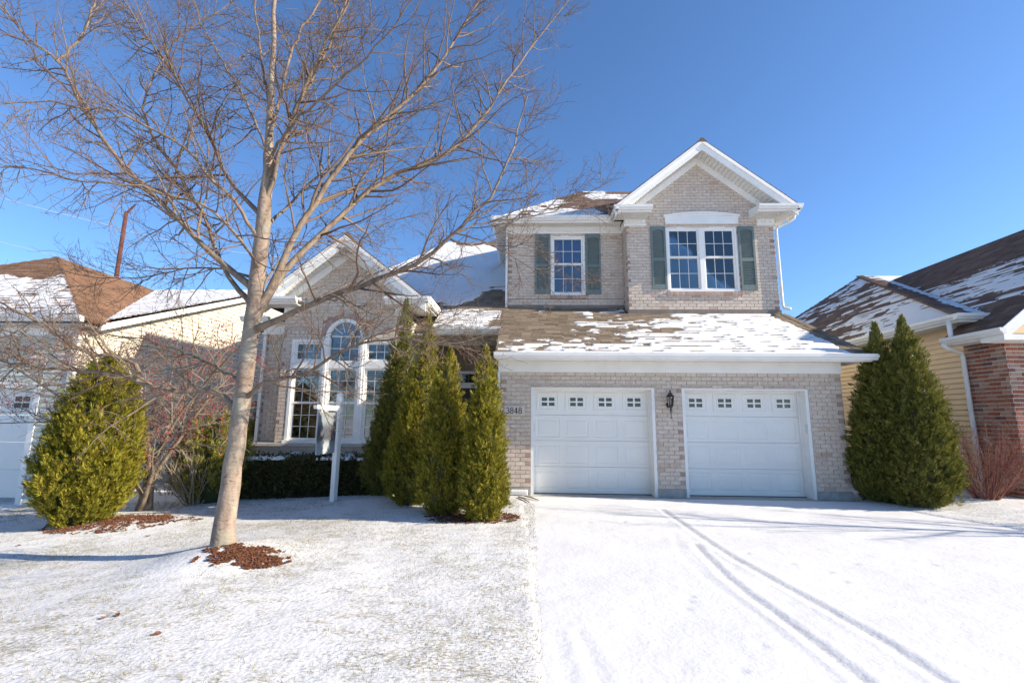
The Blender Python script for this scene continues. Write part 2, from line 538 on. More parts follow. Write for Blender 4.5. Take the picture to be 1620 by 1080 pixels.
TRACKS = [(track_line([(1046, 806), (1075, 826), (1112, 852), (1160, 884), (1225, 920), (1300, 961), (1390, 1012), (1480, 1070), (1540, 1110)]), 1.0),
          (track_line([(1100, 862), (1120, 884), (1150, 914), (1190, 946), (1250, 990), (1310, 1035), (1365, 1078), (1400, 1110)]), 1.0),
          (track_line([(1064, 842), (1080, 880), (1130, 925), (1200, 975), (1300, 1062), (1350, 1110)]), 0.22),
          (track_line([(915, 1000), (930, 1030), (950, 1075), (960, 1110)]), 0.3),
          (track_line([(880, 1000), (890, 1040), (900, 1090)]), 0.2)]


def seg_dist(X, Y, pts):
    d = np.full(X.shape, 1e9); side = np.zeros(X.shape)
    for a, b in zip(pts[:-1], pts[1:]):
        ab = b - a
        t = np.clip(((X - a[0]) * ab[0] + (Y - a[1]) * ab[1]) / (ab @ ab), 0, 1)
        dd = np.hypot(X - a[0] - t * ab[0], Y - a[1] - t * ab[1])
        d = np.minimum(d, dd)
    return d


PRINTS = [(at_z(a, b, 0.0)[:2]) for a, b in ((930, 827), (985, 826), (1055, 826), (1100, 825), (1153, 824), (1222, 825), (1310, 906), (1336, 922), (1180, 876), (1250, 893), (1130, 875), (1088, 952), (1084, 965), (1090, 945), (1205, 1025), (1172, 1063), (1350, 893), (1280, 823), (1380, 826), (1475, 895))]


def drive_z(X, Y):
    z = 0.012 + 0.010 * (fbm(X * 1.3, Y * 1.3, 9) - 0.5) + 0.004 * (fbm(X * 9, Y * 9, 19) - 0.5)
    wob = 0.02 * (fbm(X * 14, Y * 14, 23) - 0.5)
    for pts, w in TRACKS:
        d = seg_dist(X, Y, pts) + wob * 1.4
        z = z - 0.008 * w * np.exp(-(d / 0.030) ** 2) - 0.003 * w * np.exp(-(d / 0.06) ** 4) * (0.6 + 0.8 * vnoise(X * 30, Y * 30, 27)) + 0.003 * w * np.exp(-((d - 0.09) / 0.03) ** 2)
    for p in PRINTS:
        d = np.hypot((X - p[0]) / 1.5, Y - p[1]) + wob
        z = z - 0.012 * np.exp(-(d / 0.03) ** 2)
    z = z - 0.03 * sm(-0.22, -0.05, Y)
    return z


def drive_attr(X, Y):
    f = np.zeros(X.shape)
    for pts, w in TRACKS:
        d = seg_dist(X, Y, pts) + 0.03 * (fbm(X * 14, Y * 14, 23) - 0.5)
        f = np.maximum(f, w * (0.36 * np.exp(-(d / 0.028) ** 2) + 0.05 * np.exp(-(d / 0.06) ** 4)))
    f = np.maximum(f, 0.9 * sm(-0.28, -0.12, Y + 0.18 * (fbm(X * 3, Y * 3, 31) - 0.5)))
    return f


grid("driveway", -0.12, 6.9, -9.6, 0.1, 0.026, drive_z, M_SNOW_DRIVE, drive_attr, kind="structure")


def lawn_left_z(X, Y):
    z = ground_z(X, Y)
    edge = 0.16 * (fbm(X * 0, Y * 2.2, 41, 5) - 0.5) - 0.03 + 0.16 * np.clip(-Y - 0.8, 0, 9) / 6.0
    return np.where(X > -0.35, z * sm(edge + 0.03, edge - 0.12, X) + (-0.03) * (1 - sm(edge + 0.03, edge - 0.12, X)), z)


grid("lawn", -16, 0.34, -9.6, 3.2, 0.05, lawn_left_z, M_SNOW_LAWN, kind="structure")


def lawn_right_z(X, Y):
    z = ground_z(X, Y) + 0.01
    lim = 6.35 + 0.9 * sm(-1.2, -3.4, Y)
    return np.where(X < lim + 0.2, z * sm(lim, lim + 0.2, X) - 0.03 * (1 - sm(lim, lim + 0.2, X)), z)


grid("side_lawn", 6.25, 18, -9.6, 8.0, 0.07, lawn_right_z, M_SNOW_LAWN, kind="structure")
G().box(-0.7, 6.3, -0.16, 0.30, -0.3, 0.004).build("garage_slab", M_CONC, kind="structure")

# grass blades standing through the snow
n = 110000
gx = rng.uniform(-9.5, 0.06, n); gy = rng.uniform(-7.2, -0.6, n)
sel = (fbm(gx * 1.1, gy * 1.1, 61) * 0.55 + fbm(gx * 7, gy * 9, 67) * 0.55 + rng.uniform(0, 0.16, n)) > 0.655
sel |= (gx > -0.9 + 0.7 * fbm(gx * 2, gy * 2, 63)) & (fbm(gx * 5, gy * 5, 65) > 0.46) & (rng.uniform(0, 1, n) < 0.8)
gx, gy = gx[sel], gy[sel]
n = len(gx)
gzv = ground_z(gx, gy)
hh = rng.uniform(0.008, 0.032, n); an = rng.uniform(0, 6.283, n); ww = rng.uniform(0.0012, 0.003, n); ln = rng.uniform(0.2, 1.6, n) * hh; a2 = rng.uniform(0, 6.283, n)
V = np.zeros((n, 3, 3))
V[:, 0] = np.stack([gx - ww * np.cos(an), gy - ww * np.sin(an), gzv - 0.006], 1)
V[:, 1] = np.stack([gx + ww * np.cos(an), gy + ww * np.sin(an), gzv - 0.006], 1)
V[:, 2] = np.stack([gx + ln * np.cos(a2), gy + ln * np.sin(a2), gzv + hh], 1)
mesh_obj("grass", V.reshape(-1, 3), np.arange(3 * n).reshape(-1, 3), M_GRASS, kind="stuff", label="straw coloured grass blades poking through the thin lawn snow", category="grass")

# ------------------------------------------------------------------ brickwork
UNIT = G().box(-0.5, 0.5, -0.5, 0.5, -0.5, 0.5)


def unit_mesh(name, mat):
    me = bpy.data.meshes.new(name)
    me.from_pydata(UNIT.V, [], UNIT.F)
    me.materials.append(mat)
    return me


ME_BRICK = unit_mesh("brick_shape", M_BRICK)
ME_QUOIN = unit_mesh("end_brick_shape", M_QUOIN)
ME_RED = unit_mesh("red_brick_shape", M_REDBRICK)


def lay(z0, z1, intervals, ch, bl, mj=0.011, seed=0):
    """running bond: list of (a0,a1,b0,b1,is_end)"""
    out = []
    r = random.Random(seed)
    nc = max(1, int(round((z1 - z0) / ch)))
    ch = (z1 - z0) / nc
    for i in range(nc):
        b0, b1 = z0 + i * ch, z0 + (i + 1) * ch
        off = (bl * 0.5 if i % 2 else 0.0)
        for (p, q) in intervals((b0 + b1) / 2):
            x = math.floor((p - off) / bl) * bl + off
            while x < q - 1e-6:
                a0, a1 = max(x, p), min(x + bl, q)
                if a1 - a0 > 0.045:
                    e = (a0 <= p + 1e-6 or a1 >= q - 1e-6) and (a1 - a0) < bl * 0.62
                    out.append((a0 + mj / 2, a1 - mj / 2, b0 + mj / 2, b1 - mj / 2, e))
                x += bl
    return out


def subtract(iv, holes):
    for h0, h1 in holes:
        res = []
        for p, q in iv:
            if h1 <= p or h0 >= q:
                res.append((p, q))
            else:
                if h0 > p:
                    res.append((p, h0))
                if h1 < q:
                    res.append((h1, q))
        iv = res
    return iv


def brick_matrix(o, adir, nrm, b, proud, rr):
    a0, a1, z0, z1, e = b
    depth = 0.05
    j = rr.uniform(-0.0015, 0.0025)
    c = np.array(o) + np.array(adir) * (a0 + a1) / 2 + np.array(nrm) * (proud + j - depth / 2) + np.array([0, 0, (z0 + z1) / 2])
    ad = np.array(adir)
    return Matrix(((ad[0] * (a1 - a0), -nrm[0] * depth, 0, c[0]), (ad[1] * (a1 - a0), -nrm[1] * depth, 0, c[1]),
                   (0, 0, z1 - z0, c[2]), (0, 0, 0, 1)))


def bricks_into(o, adir, nrm, lst, proud, singles, wall, joined, jq, me_a, me_q, max_single):
    rr = random.Random(len(lst))
    order = sorted(range(len(lst)), key=lambda i: -(lst[i][1] - lst[i][0]))
    pick = set(order[:max_single])
    for i, b in enumerate(lst):
        M = brick_matrix(o, adir, nrm, b, proud, rr)
        quoin = me_q is not None and b[4] and rr.random() < 0.55
        if i in pick:
            inst("brick", me_q if quoin else me_a, wall, M)
        else:
            (jq if quoin else joined).add([M @ Vector(v) for v in UNIT.V], UNIT.F)


def panel_holes(x0, x1, z0, z1, holes):
    """rectangles of a wall around rectangular holes"""
    xs = sorted({x0, x1, *[min(max(h[0], x0), x1) for h in holes], *[min(max(h[1], x0), x1) for h in holes]})
    out = []
    for p, q in zip(xs[:-1], xs[1:]):
        m = (p + q) / 2
        zz = [(z0, z1)]
        zz = subtract(zz, [(h[2], h[3]) for h in holes if h[0] < m < h[1]])
        out += [(p, q, a, b) for a, b in zz]
    return out


# ------------------------------------------------------------------ shingles and roof snow
def poly_iv(poly, v):
    xs = []
    m = len(poly)
    for i in range(m):
        (u0, v0), (u1, v1) = poly[i], poly[(i + 1) % m]
        if (v0 <= v < v1) or (v1 <= v < v0):
            xs.append(u0 + (v - v0) / (v1 - v0) * (u1 - u0))
    xs.sort()
    return [(xs[i], xs[i + 1]) for i in range(0, len(xs) - 1, 2)]


class RoofPlane:
    def __init__(s, pts, eave):
        """pts: 3D polygon on one plane; eave: (a,b) indices of the eave edge, left to right seen from outside"""
        P = [np.array(p, float) for p in pts]
        s.O = P[eave[0]]
        s.u = P[eave[1]] - s.O
        s.u /= np.linalg.norm(s.u)
        nrm = np.zeros(3)
        for i in range(len(P)):
            nrm += np.cross(P[i] - s.O, P[(i + 1) % len(P)] - s.O)
        nrm /= np.linalg.norm(nrm)
        if nrm[2] < 0:
            nrm = -nrm
        s.n = nrm
        s.v = np.cross(nrm, s.u)
        if s.v[2] < 0:
            s.v = -s.v
        s.poly = [((p - s.O) @ s.u, (p - s.O) @ s.v) for p in P]
        s.P = P
        s.vmin = min(q[1] for q in s.poly); s.vmax = max(q[1] for q in s.poly)

    def pt(s, u, v, h=0.0):
        return s.O + s.u * u + s.v * v + s.n * h

    def deck(s, g, th=0.05):
        t = [p for p in s.P]
        b = [p - s.n * th for p in s.P]
        m = len(t)
        g.add(t + b, [tuple(range(m)), tuple(range(2 * m - 1, m - 1, -1))] + [(i, i + m, (i + 1) % m + m, (i + 1) % m) for i in range(m)])


EXPO = 0.143


def tab_mesh(name, mat, th):
    v = [(0, 0, 0), (1, 0, 0), (1, 1, 0), (0, 1, 0), (0, 0, th), (1, 0, th), (1, 1, 0.003), (0, 1, 0.003)]
    f = [(4, 5, 6, 7), (0, 1, 5, 4), (1, 2, 6, 5), (0, 4, 7, 3)]
    me = bpy.data.meshes.new(name)
    me.from_pydata(v, [], f)
    me.materials.append(mat)
    return me


def shingle(rp, mat, roof, joined, max_single=0, seed=1, expo=EXPO, wid=(0.15, 0.34), focus=None):
    r = random.Random(seed)
    tabs = []
    v = rp.vmin
    while v < rp.vmax - 0.02:
        for a, b in poly_iv(rp.poly, v + expo * 0.5):
            u = a - r.uniform(0, 0.1)
            while u < b:
                w = r.uniform(*wid)
                u0, u1 = max(a, u), min(b, u + w)
                if u1 - u0 > 0.02:
                    tabs.append((u0, u1 - 0.004, v, r.choice((0.007, 0.007, 0.013))))
                u += w
        v += expo
    order = list(range(len(tabs)))
    if focus:
        order.sort(key=lambda i: focus(tabs[i]))
    pick = set(order[:max_single])
    ms = {t: tab_mesh("shingle_shape", mat, t) for t in (0.007, 0.013)} if max_single else None
    for i, (u0, u1, v, t) in enumerate(tabs):
        if i in pick:
            o = rp.pt(u0, v, 0.0)
            a, b, c = rp.u * (u1 - u0), rp.v * (expo + 0.012), rp.n
            inst("shingle", ms[t], roof, Matrix(((a[0], b[0], c[0], o[0]), (a[1], b[1], c[1], o[1]), (a[2], b[2], c[2], o[2]), (0, 0, 0, 1))))
        else:
            q = [rp.pt(u0, v), rp.pt(u1, v), rp.pt(u1, v + expo + 0.012), rp.pt(u0, v + expo + 0.012),
                 rp.pt(u0, v, t), rp.pt(u1, v, t), rp.pt(u1, v + expo + 0.012, 0.003), rp.pt(u0, v + expo + 0.012, 0.003)]
            joined.add(q, [(4, 5, 6, 7), (0, 1, 5, 4), (1, 2, 6, 5), (0, 4, 7, 3)])


def snow_on(rp, cover, g, seed=1, expo=EXPO, du=0.034, h=0.013, solid=0.5, gap_p=0.4):
    """thin snow lying on the shingle courses as a height field: cover(u,v)>0 is snow, above `solid` it hides the courses"""
    rg_ = np.random.default_rng(seed)
    u0 = min(p[0] for p in rp.poly); u1 = max(p[0] for p in rp.poly)
    nu = int((u1 - u0) / du) + 2
    K = 5
    nr = int(math.ceil((rp.vmax - rp.vmin) / expo))
    nv = nr * K + 1
    us = u0 + du * np.arange(nu)
    vs = rp.vmin + expo / K * np.arange(nv)
    U, Vv = np.meshgrid(us, vs)
    U = U + rg_.uniform(-0.3, 0.3, U.shape) * du
    row = np.floor((Vv - rp.vmin) / expo + 1e-4)
    frac = (Vv - rp.vmin) / expo - row
    rowc = rp.vmin + (row + 0.5) * expo
    tw_ = 0.13
    uq = (np.floor(U / tw_ + hash2(row, row * 0 + 3, seed) * 5) + 0.5 - hash2(row, row * 0 + 3, seed) * 5) * tw_
    c = 0.62 * cover(uq, rowc) + 0.38 * cover(U, Vv)
    c = c + 0.28 * (vnoise(U * 26, Vv * 40, seed + 7) - 0.5)
    # short gaps along the butt edges where the snow has slid or melted off
    d1 = vnoise(U * 4.6, row * 3.37 + 0.5, seed + 11)
    gap = np.clip((gap_p + 0.12 - d1) * 9, 0, 1) * np.clip((0.34 - frac) / 0.2, 0, 1)
    c = c - gap * np.clip(1.6 - c / max(solid, 0.1), 0, 1.3) * 1.6
    th = np.clip(c * 0.045, -0.02, h) + 0.0025 * (vnoise(U * 9, Vv * 9, seed + 13) - 0.5)
    surf = 0.010 * (1 - frac) + 0.003 * frac
    Hh = np.where(c > 0, surf + th, surf * 0.3 + np.minimum(th, -0.004))
    P = rp.O[None, None, :] + U[..., None] * rp.u + Vv[..., None] * rp.v + Hh[..., None] * rp.n
    inside = np.zeros((nv - 1, nu - 1), bool)
    uc = us[:-1] + du / 2
    for j in range(nv - 1):
        for a, b in poly_iv(rp.poly, vs[j] + expo / K / 2):
            inside[j] |= (uc > a + 0.025) & (uc < b - 0.025)
    cm = np.maximum(np.maximum(c[:-1, :-1], c[1:, :-1]), np.maximum(c[:-1, 1:], c[1:, 1:]))
    keep = inside & (cm > 0)
    jj, ii = np.nonzero(keep)
    k0 = jj * nu + ii
    F = np.stack([k0, k0 + 1, k0 + nu + 1, k0 + nu], 1)
    used, inv = np.unique(F, return_inverse=True)
    V = P.reshape(-1, 3)[used]
    F = inv.reshape(-1, 4) + g.n
    g.parts.append((V, F))
    g.n += len(V)


class SnowMesh:
    def __init__(s):
        s.parts, s.n = [], 0

    def build(s, name, mat, parent=None, **kw):
        return mesh_obj(name, np.vstack([p[0] for p in s.parts]), np.vstack([p[1] for p in s.parts]), mat, parent, True, **kw)


# ------------------------------------------------------------------ gutters, windows and trim builders
GUT = [(0.0, 0.0), (0.07, 0.0), (0.085, 0.03), (0.12, 0.06), (0.125, 0.115), (0.115, 0.12), (0.105, 0.115), (0.0, 0.115)]


def gutter_x(x0, x1, yback, ztop, name, parent, mat=None):
    g = G()
    g.prism(GUT, lambda p, a: (a, yback - p[0], ztop - 0.115 + p[1]), x0, x1)
    return g.build(name, mat or M_GUTTER, parent)


def gutter_y(y0, y1, xback, ztop, sgn, name, parent):
    g = G()
    g.prism(GUT, lambda p, a: (xback + sgn * p[0], a, ztop - 0.115 + p[1]), y0, y1)
    return g.build(name, M_GUTTER, parent)


def soffit_x(x0, x1, y0, y1, z, name, parent, w=0.10):
    """flat soffit of narrow boards, grooves running front to back"""
    g = G()
    g.box(x0, x1, y0, y1, z + 0.006, z + 0.018)
    x = x0
    while x < x1 - 0.01:
        g.box(x + 0.004, min(x + w, x1) - 0.004, y0 + 0.002, y1 - 0.002, z, z + 0.005)
        x += w
    return g.build(name, M_OFFWHITE, parent)


def soffit_y(x0, x1, y0, y1, z, name, parent, w=0.10):
    g = G()
    g.box(x0, x1, y0, y1, z + 0.006, z + 0.018)
    y = y0
    while y < y1 - 0.01:
        g.box(x0 + 0.002, x1 - 0.002, y + 0.004, min(y + w, y1) - 0.004, z, z + 0.005)
        y += w
    return g.build(name, M_OFFWHITE, parent)


def dentils(g, x0, x1, y, z0, z1, p=0.105):
    x = x0 + 0.02
    while x < x1 - 0.07:
        g.box(x, x + 0.062, y - 0.018, y, z0, z1)
        x += p


def sash(win, x0, x1, z0, z1, y, nc, nr, screen=False, rail=0.045, mun=0.012):
    """one glazed sash: frame, muntins and single panes, all sub-parts of win"""
    g = G()
    g.box(x0, x1, y - 0.02, y + 0.02, z0, z0 + rail)
    g.box(x0, x1, y - 0.02, y + 0.02, z1 - rail, z1)
    g.box(x0, x0 + rail, y - 0.02, y + 0.02, z0 + rail, z1 - rail)
    g.box(x1 - rail, x1, y - 0.02, y + 0.02, z0 + rail, z1 - rail)
    g.build("sash_frame", M_WHITE, win)
    ix0, ix1, iz0, iz1 = x0 + rail, x1 - rail, z0 + rail, z1 - rail
    m = G()
    xs = [ix0 + (ix1 - ix0) * i / nc for i in range(nc + 1)]
    zs = [iz0 + (iz1 - iz0) * i / nr for i in range(nr + 1)]
    for x in xs[1:-1]:
        m.box(x - mun / 2, x + mun / 2, y - 0.008, y + 0.004, iz0, iz1)
    for z in zs[1:-1]:
        m.box(ix0, ix1, y - 0.0065, y + 0.0025, z - mun / 2, z + mun / 2)
    m.build("muntin", M_WHITE, win)
    for i in range(nc):
        for j in range(nr):
            G().box(xs[i] + 0.001, xs[i + 1] - 0.001, y + 0.006, y + 0.010, zs[j] + 0.001, zs[j + 1] - 0.001).build("pane", M_GLASS, win)
    if screen:
        s = G()
        k = int((ix1 - ix0) / 0.012)
        for i in range(k):
            x = ix0 + (ix1 - ix0) * i / k
            s.add([(x, y + 0.014, iz0), (x + 0.0055, y + 0.014, iz0), (x + 0.0055, y + 0.014, iz1), (x, y + 0.014, iz1)], [(0, 1, 2, 3)])
        s.build("insect_screen", M_SCREEN, win)


def room(house, x0, x1, y0, y1, z0, z1):
    g = G()
    v = [(x0, y0, z0), (x1, y0, z0), (x1, y1, z0), (x0, y1, z0), (x0, y0, z1), (x1, y0, z1), (x1, y1, z1), (x0, y1, z1)]
    g.add(v, [(0, 1, 2, 3), (4, 7, 6, 5), (1, 5, 6, 2), (2, 6, 7, 3), (3, 7, 4, 0)])
    return g.build("room_lining", M_ROOM, house)


def curtain(x0, x1, y, z0, z1, mat, label, folds=9, amp=0.03, taper=0.0):
    k = folds * 8
    V, F = [], []
    rows = 6
    for j in range(rows + 1):
        t = j / rows
        for i in range(k + 1):
            s = i / k
            w = 1 - taper * math.sin(t * math.pi)
            x = x0 + (x1 - x0) * (s * w)
            V.append((x, y + amp * math.sin(s * folds * 6.283 + 0.6 * math.sin(s * 9 + t)), z0 + (z1 - z0) * t))
    for j in range(rows):
        for i in range(k):
            a = j * (k + 1) + i
            F.append((a, a + 1, a + k + 2, a + k + 1))
    return mesh_obj("curtain", V, F, mat, None, True, label=label, category="curtain")


def shutter(house, x0, x1, y, z0, z1):
    w = 0.05
    zm = z0 + (z1 - z0) * 0.47
    g = G()
    g.box(x0, x0 + w, y - 0.035, y, z0, z1)
    g.box(x1 - w, x1, y - 0.035, y, z0, z1)
    g.box(x0 + w, x1 - w, y - 0.033, y, z0, z0 + 0.13)
    g.box(x0 + w, x1 - w, y - 0.033, y, zm - 0.045, zm + 0.045)
    # arched top rail
    m = 10
    pts = [(x0 + w, z1), (x1 - w, z1)]
    for i in range(m + 1):
        s = 1 - i / m
        x = x0 + w + (x1 - x0 - 2 * w) * s
        pts.append((x, z1 - 0.13 + 0.045 * math.sin(math.pi * s)))
    g.prism(pts, lambda p, a: (p[0], a, p[1]), y - 0.033, y)
    g.box(x0 + w, x1 - w, y - 0.006, y, z0 + 0.13, z1 - 0.08)
    s = g.build("shutter", M_SHUTTER, house)
    me = bpy.data.meshes.new("louver_shape")
    L = x1 - x0 - 2 * w
    me.from_pydata([(0, -0.006, 0.0), (L, -0.006, 0.0), (L, -0.026, -0.012), (0, -0.026, -0.012), (0, -0.006, 0.010), (L, -0.006, 0.010), (L, -0.028, -0.004), (0, -0.028, -0.004)], [],
                   [(3, 2, 1, 0), (4, 5, 6, 7), (7, 6, 2, 3), (5, 4, 0, 1), (4, 7, 3, 0), (6, 5, 1, 2)])
    me.materials.append(M_SHUTTER)
    for a, b in ((z0 + 0.15, zm - 0.05), (zm + 0.065, z1 - 0.115)):
        k = int((b - a) / 0.042)
        for i in range(k):
            inst("louver", me, s, Matrix.Translation((x0 + w, y, a + (i + 0.5) * (b - a) / k)))
    return s

# ================================================================== the brick house
HOUSE = thing("brick_house", (2.8, 0.0, 0.0), "pale brick two storey house with two white garage doors and green shutters", "house")
JB, JQ = G(), G()          # bricks beyond the single ones, joined
CH, BL = 0.0813, 0.205
GX0, GX1 = -0.63, 6.27     # garage and upper storey sides
D1, D2 = (0.0, 2.524), (3.071, 5.595)
DH = 2.178
WT = 0.012                 # bricks stand proud of the mortar

# garage front wall
g = G()
for (a, b, c, d) in panel_holes(GX0, GX1, 0.0, 2.76, [(*D1, -1, DH), (*D2, -1, DH)]):
    g.box(a, b, 0.0, 0.20, c, d)
wall_g = g.build("wall", M_MORTAR, HOUSE)
iv = lambda z: subtract([(GX0, GX1)], [D1, D2] if z < DH else [])
bricks_into((0, 0, 0), (1, 0, 0), (0, -1, 0), lay(0.163, 2.47, iv, CH, BL, seed=3), WT, True, wall_g, JB, JQ, ME_BRICK, ME_QUOIN, 300)
for a, b in ((GX0, 0.0), (D1[1], D2[0]), (D2[1], GX1)):
    G().box(a - 0.004, b + 0.004 - (0.01 if b == 0.0 else 0), -0.022, 0.18, -0.3, 0.158).build("foundation", M_CONC, HOUSE)
# thin metal lintels above the doors
for a, b in (D1, D2):
    G().box(a - 0.05, b + 0.05, -0.014, 0.1, DH + 0.001, DH + 0.012).build("lintel", M_FLASH, HOUSE)
# frieze board
G().box(GX0 - 0.05, GX1 + 0.01, -0.045, 0.0, 2.465, 2.70).build("frieze_board", M_WHITE, HOUSE)


def garage_door(x0, x1, yd, ztop, parent, keypad):
    # the lining of the opening
    g = G()
    g.box(x0 + 0.002, x0 + 0.06, -0.004, yd + 0.06, 0.0, ztop)
    g.box(x1 - 0.06, x1 - 0.002, -0.004, yd + 0.06, 0.0, ztop)
    g.box(x0 + 0.06, x1 - 0.06, -0.004, yd + 0.06, ztop - 0.06, ztop)
    g.box(x0 + 0.06, x0 + 0.085, yd - 0.035, yd - 0.006, 0.02, ztop - 0.06)
    g.box(x1 - 0.085, x1 - 0.06, yd - 0.035, yd - 0.006, 0.02, ztop - 0.06)
    g.box(x0 + 0.085, x1 - 0.085, yd - 0.035, yd - 0.006, ztop - 0.085, ztop - 0.06)
    g.build("door_jamb", M_WHITE, parent)
    a, b = x0 + 0.064, x1 - 0.064
    sh = (ztop - 0.06 - 0.015) / 4
    door = None
    for k in range(4):
        z0 = 0.015 + k * sh + 0.003
        z1 = 0.015 + (k + 1) * sh - 0.003
        pw = (b - a) / 4
        holes = []
        for i in range(4):
            c = a + (i + 0.5) * pw
            holes.append((c - pw * 0.40, c + pw * 0.40, z0 + 0.065, z1 - 0.075) if k < 3 else (c - 0.235, c + 0.235, z0 + 0.085, z1 - 0.06))
        s = G()
        for (p, q, u, v) in panel_holes(a, b, z0, z1, holes):
            s.add([(p, yd, u), (q, yd, u), (q, yd, v), (p, yd, v)], [(0, 1, 2, 3)])
        s.add([(a, yd, z1), (b, yd, z1), (b, yd + 0.04, z1 + 0.004), (a, yd + 0.04, z1 + 0.004)], [(0, 1, 2, 3)])
        s.add([(a, yd, z0), (a, yd + 0.04, z0 - 0.004), (b, yd + 0.04, z0 - 0.004), (b, yd, z0)], [(0, 1, 2, 3)])
        for (p, q, u, v) in holes:
            rects = [(0, 0.0), (0.010, 0.009), (0.028, 0.009), (0.055, 0.001)] if k < 3 else [(0, 0.0), (0.0, -0.012), (0.03, -0.014), (0.036, -0.004), (0.07, -0.004), (0.074, -0.014), (0.100, -0.010)]
            vs = []
            for ins, dep in rects:
                vs += [(p + ins, yd + dep, u + ins), (q - ins, yd + dep, u + ins), (q - ins, yd + dep, v - ins), (p + ins, yd + dep, v - ins)]
            fs = []
            for m in range(len(rects) - 1):
                for e in range(4):
                    fs.append((m * 4 + e, m * 4 + (e + 1) % 4, m * 4 + 4 + (e + 1) % 4, m * 4 + 4 + e))
            if k < 3:
                m = len(rects) - 1
                fs.append((m * 4, m * 4 + 1, m * 4 + 2, m * 4 + 3))
            s.add(vs, fs)
        if door is None:
            door = s.build("garage_door", M_DOOR, parent)
        else:
            s.build("door_section", M_DOOR, door)
        if k == 3:
            for (p, q, u, v) in holes:
                i0, i1, j0, j1 = p + 0.100, q - 0.100, u + 0.100, v - 0.100
                cx, cz = (i0 + i1) / 2, (j0 + j1) / 2
                w = G()
                w.box(cx - 0.017, cx + 0.017, yd - 0.012, yd + 0.004, j0, j1)
                w.box(i0, cx - 0.017, yd - 0.011, yd + 0.004, cz - 0.015, cz + 0.015)
                w.box(cx + 0.017, i1, yd - 0.011, yd + 0.004, cz - 0.015, cz + 0.015)
                w.build("window_bar", M_WHITE, door)
                for (r0, r1) in ((i0, cx - 0.017), (cx + 0.017, i1)):
                    for (t0, t1) in ((j0, cz - 0.015), (cz + 0.015, j1)):
                        G().box(r0, r1, yd + 0.005, yd + 0.008, t0, t1).build("pane", M_DARKGLASS, door)
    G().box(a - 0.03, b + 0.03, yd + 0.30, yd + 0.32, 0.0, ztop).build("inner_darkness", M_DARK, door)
    G().box(a, b, yd - 0.012, yd + 0.03, 0.0, 0.016).build("bottom_seal", M_BLACK, door)
    if keypad:
        h = G()
        h.box(x1 - 0.062 - 0.014, x1 - 0.0615, -0.002 + 0.03, 0.075, 1.28, 1.45)
        h.build("keypad", M_OFFWHITE, door)
    else:
        h = G()
        h.box(x0 + 0.0605, x0 + 0.078, 0.02, 0.06, 1.26, 1.42)
        h.build("keypad", M_OFFWHITE, door)
    return door


garage_door(*D1, 0.27, DH, HOUSE, False)
garage_door(*D2, 0.27, DH, HOUSE, True)

# shell walls behind (sides and back)
g = G()
for x0 in (GX0, GX1 - 0.2):
    g.prism([(0.2, -0.3), (9.8, -0.3), (9.8, 6.7), ((2.2 if x0 > 0 else 2.7), 6.7), ((2.2 if x0 > 0 else 2.7), 4.0), (0.2, 2.9)], lambda p, a: (a, p[0], p[1]), x0, x0 + 0.2)
g.box(GX0, GX1, 9.8, 10.0, -0.3, 6.7)
g.box(GX0 + 0.2, GX1 - 0.2, 0.2, 9.8, 2.72, 2.76)
g.build("side_wall", M_SIDING_SHADE, HOUSE)
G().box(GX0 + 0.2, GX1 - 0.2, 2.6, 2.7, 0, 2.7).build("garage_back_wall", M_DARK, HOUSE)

# garage roof (skirt roof below the upper storey)
EZ, SL = 2.80, 0.555
gp = lambda x, y: (x, y, EZ + SL * (y + 0.45))
RP_G = RoofPlane([gp(-0.72, -0.47), gp(6.66, -0.47), gp(6.40, 2.02), gp(2.45, 2.02), gp(2.45, 2.52), gp(-0.72, 2.52)], (0, 1))
g = G(); RP_G.deck(g, 0.05)
roof_g = g.build("roof", M_SHINGLE, HOUSE)
JS = G()
shingle(RP_G, M_SHINGLE, roof_g, JS, 300, 5, focus=lambda t: (t[0] if t[0] > 0 else 0.2) + 0.25 * t[2] - (t[1] - t[0]) * 2)


def cov_garage(u, v):
    X = u - 0.72
    bound = np.interp(v, [0.0, 0.25, 0.6, 1.0, 1.5, 2.0, 2.4, 2.9], [-0.75, -0.45, 0.6, 1.9, 2.2, 2.45, 2.9, 3.1])
    c = (X - bound) * 0.34 + 1.5 * (fbm(X * 1.5 + v * 1.2, v * 2.6, 71, 4) - 0.52) + 1.5 * (vnoise(X * 4.2, np.floor(v / EXPO) * 7.3, 75) - 0.5)
    c = np.minimum(c, 0.9 - 0.0 * X)
    c = c - 3.0 * sm(6.28 - 0.14 * v, 6.36 - 0.09 * v, X)
    return c


SNOW_G = SnowMesh()
snow_on(RP_G, cov_garage, SNOW_G, 3, solid=1.2, gap_p=0.33)
# porch roof, the same slope running on to the left
RP_P = RoofPlane([gp(-2.36, 1.0), gp(-0.726, 1.0), gp(-0.726, 2.36), gp(-2.36, 2.36)], (0, 1))
g = G(); RP_P.deck(g, 0.05)
roof_p = g.build("roof", M_SHINGLE, HOUSE)
JS2 = G()
shingle(RP_P, M_SHINGLE, roof_p, JS2, 0, 6)
snow_on(RP_P, lambda u, v: 0.55 - 1.1 * sm(0.9, 1.8, u) * sm(0.9, 0.2, v) + 1.6 * (fbm(u * 2, v * 4, 81) - 0.5) - 0.7 * sm(0.9, 1.5, v), SNOW_G, 4, solid=0.9, gap_p=0.5)
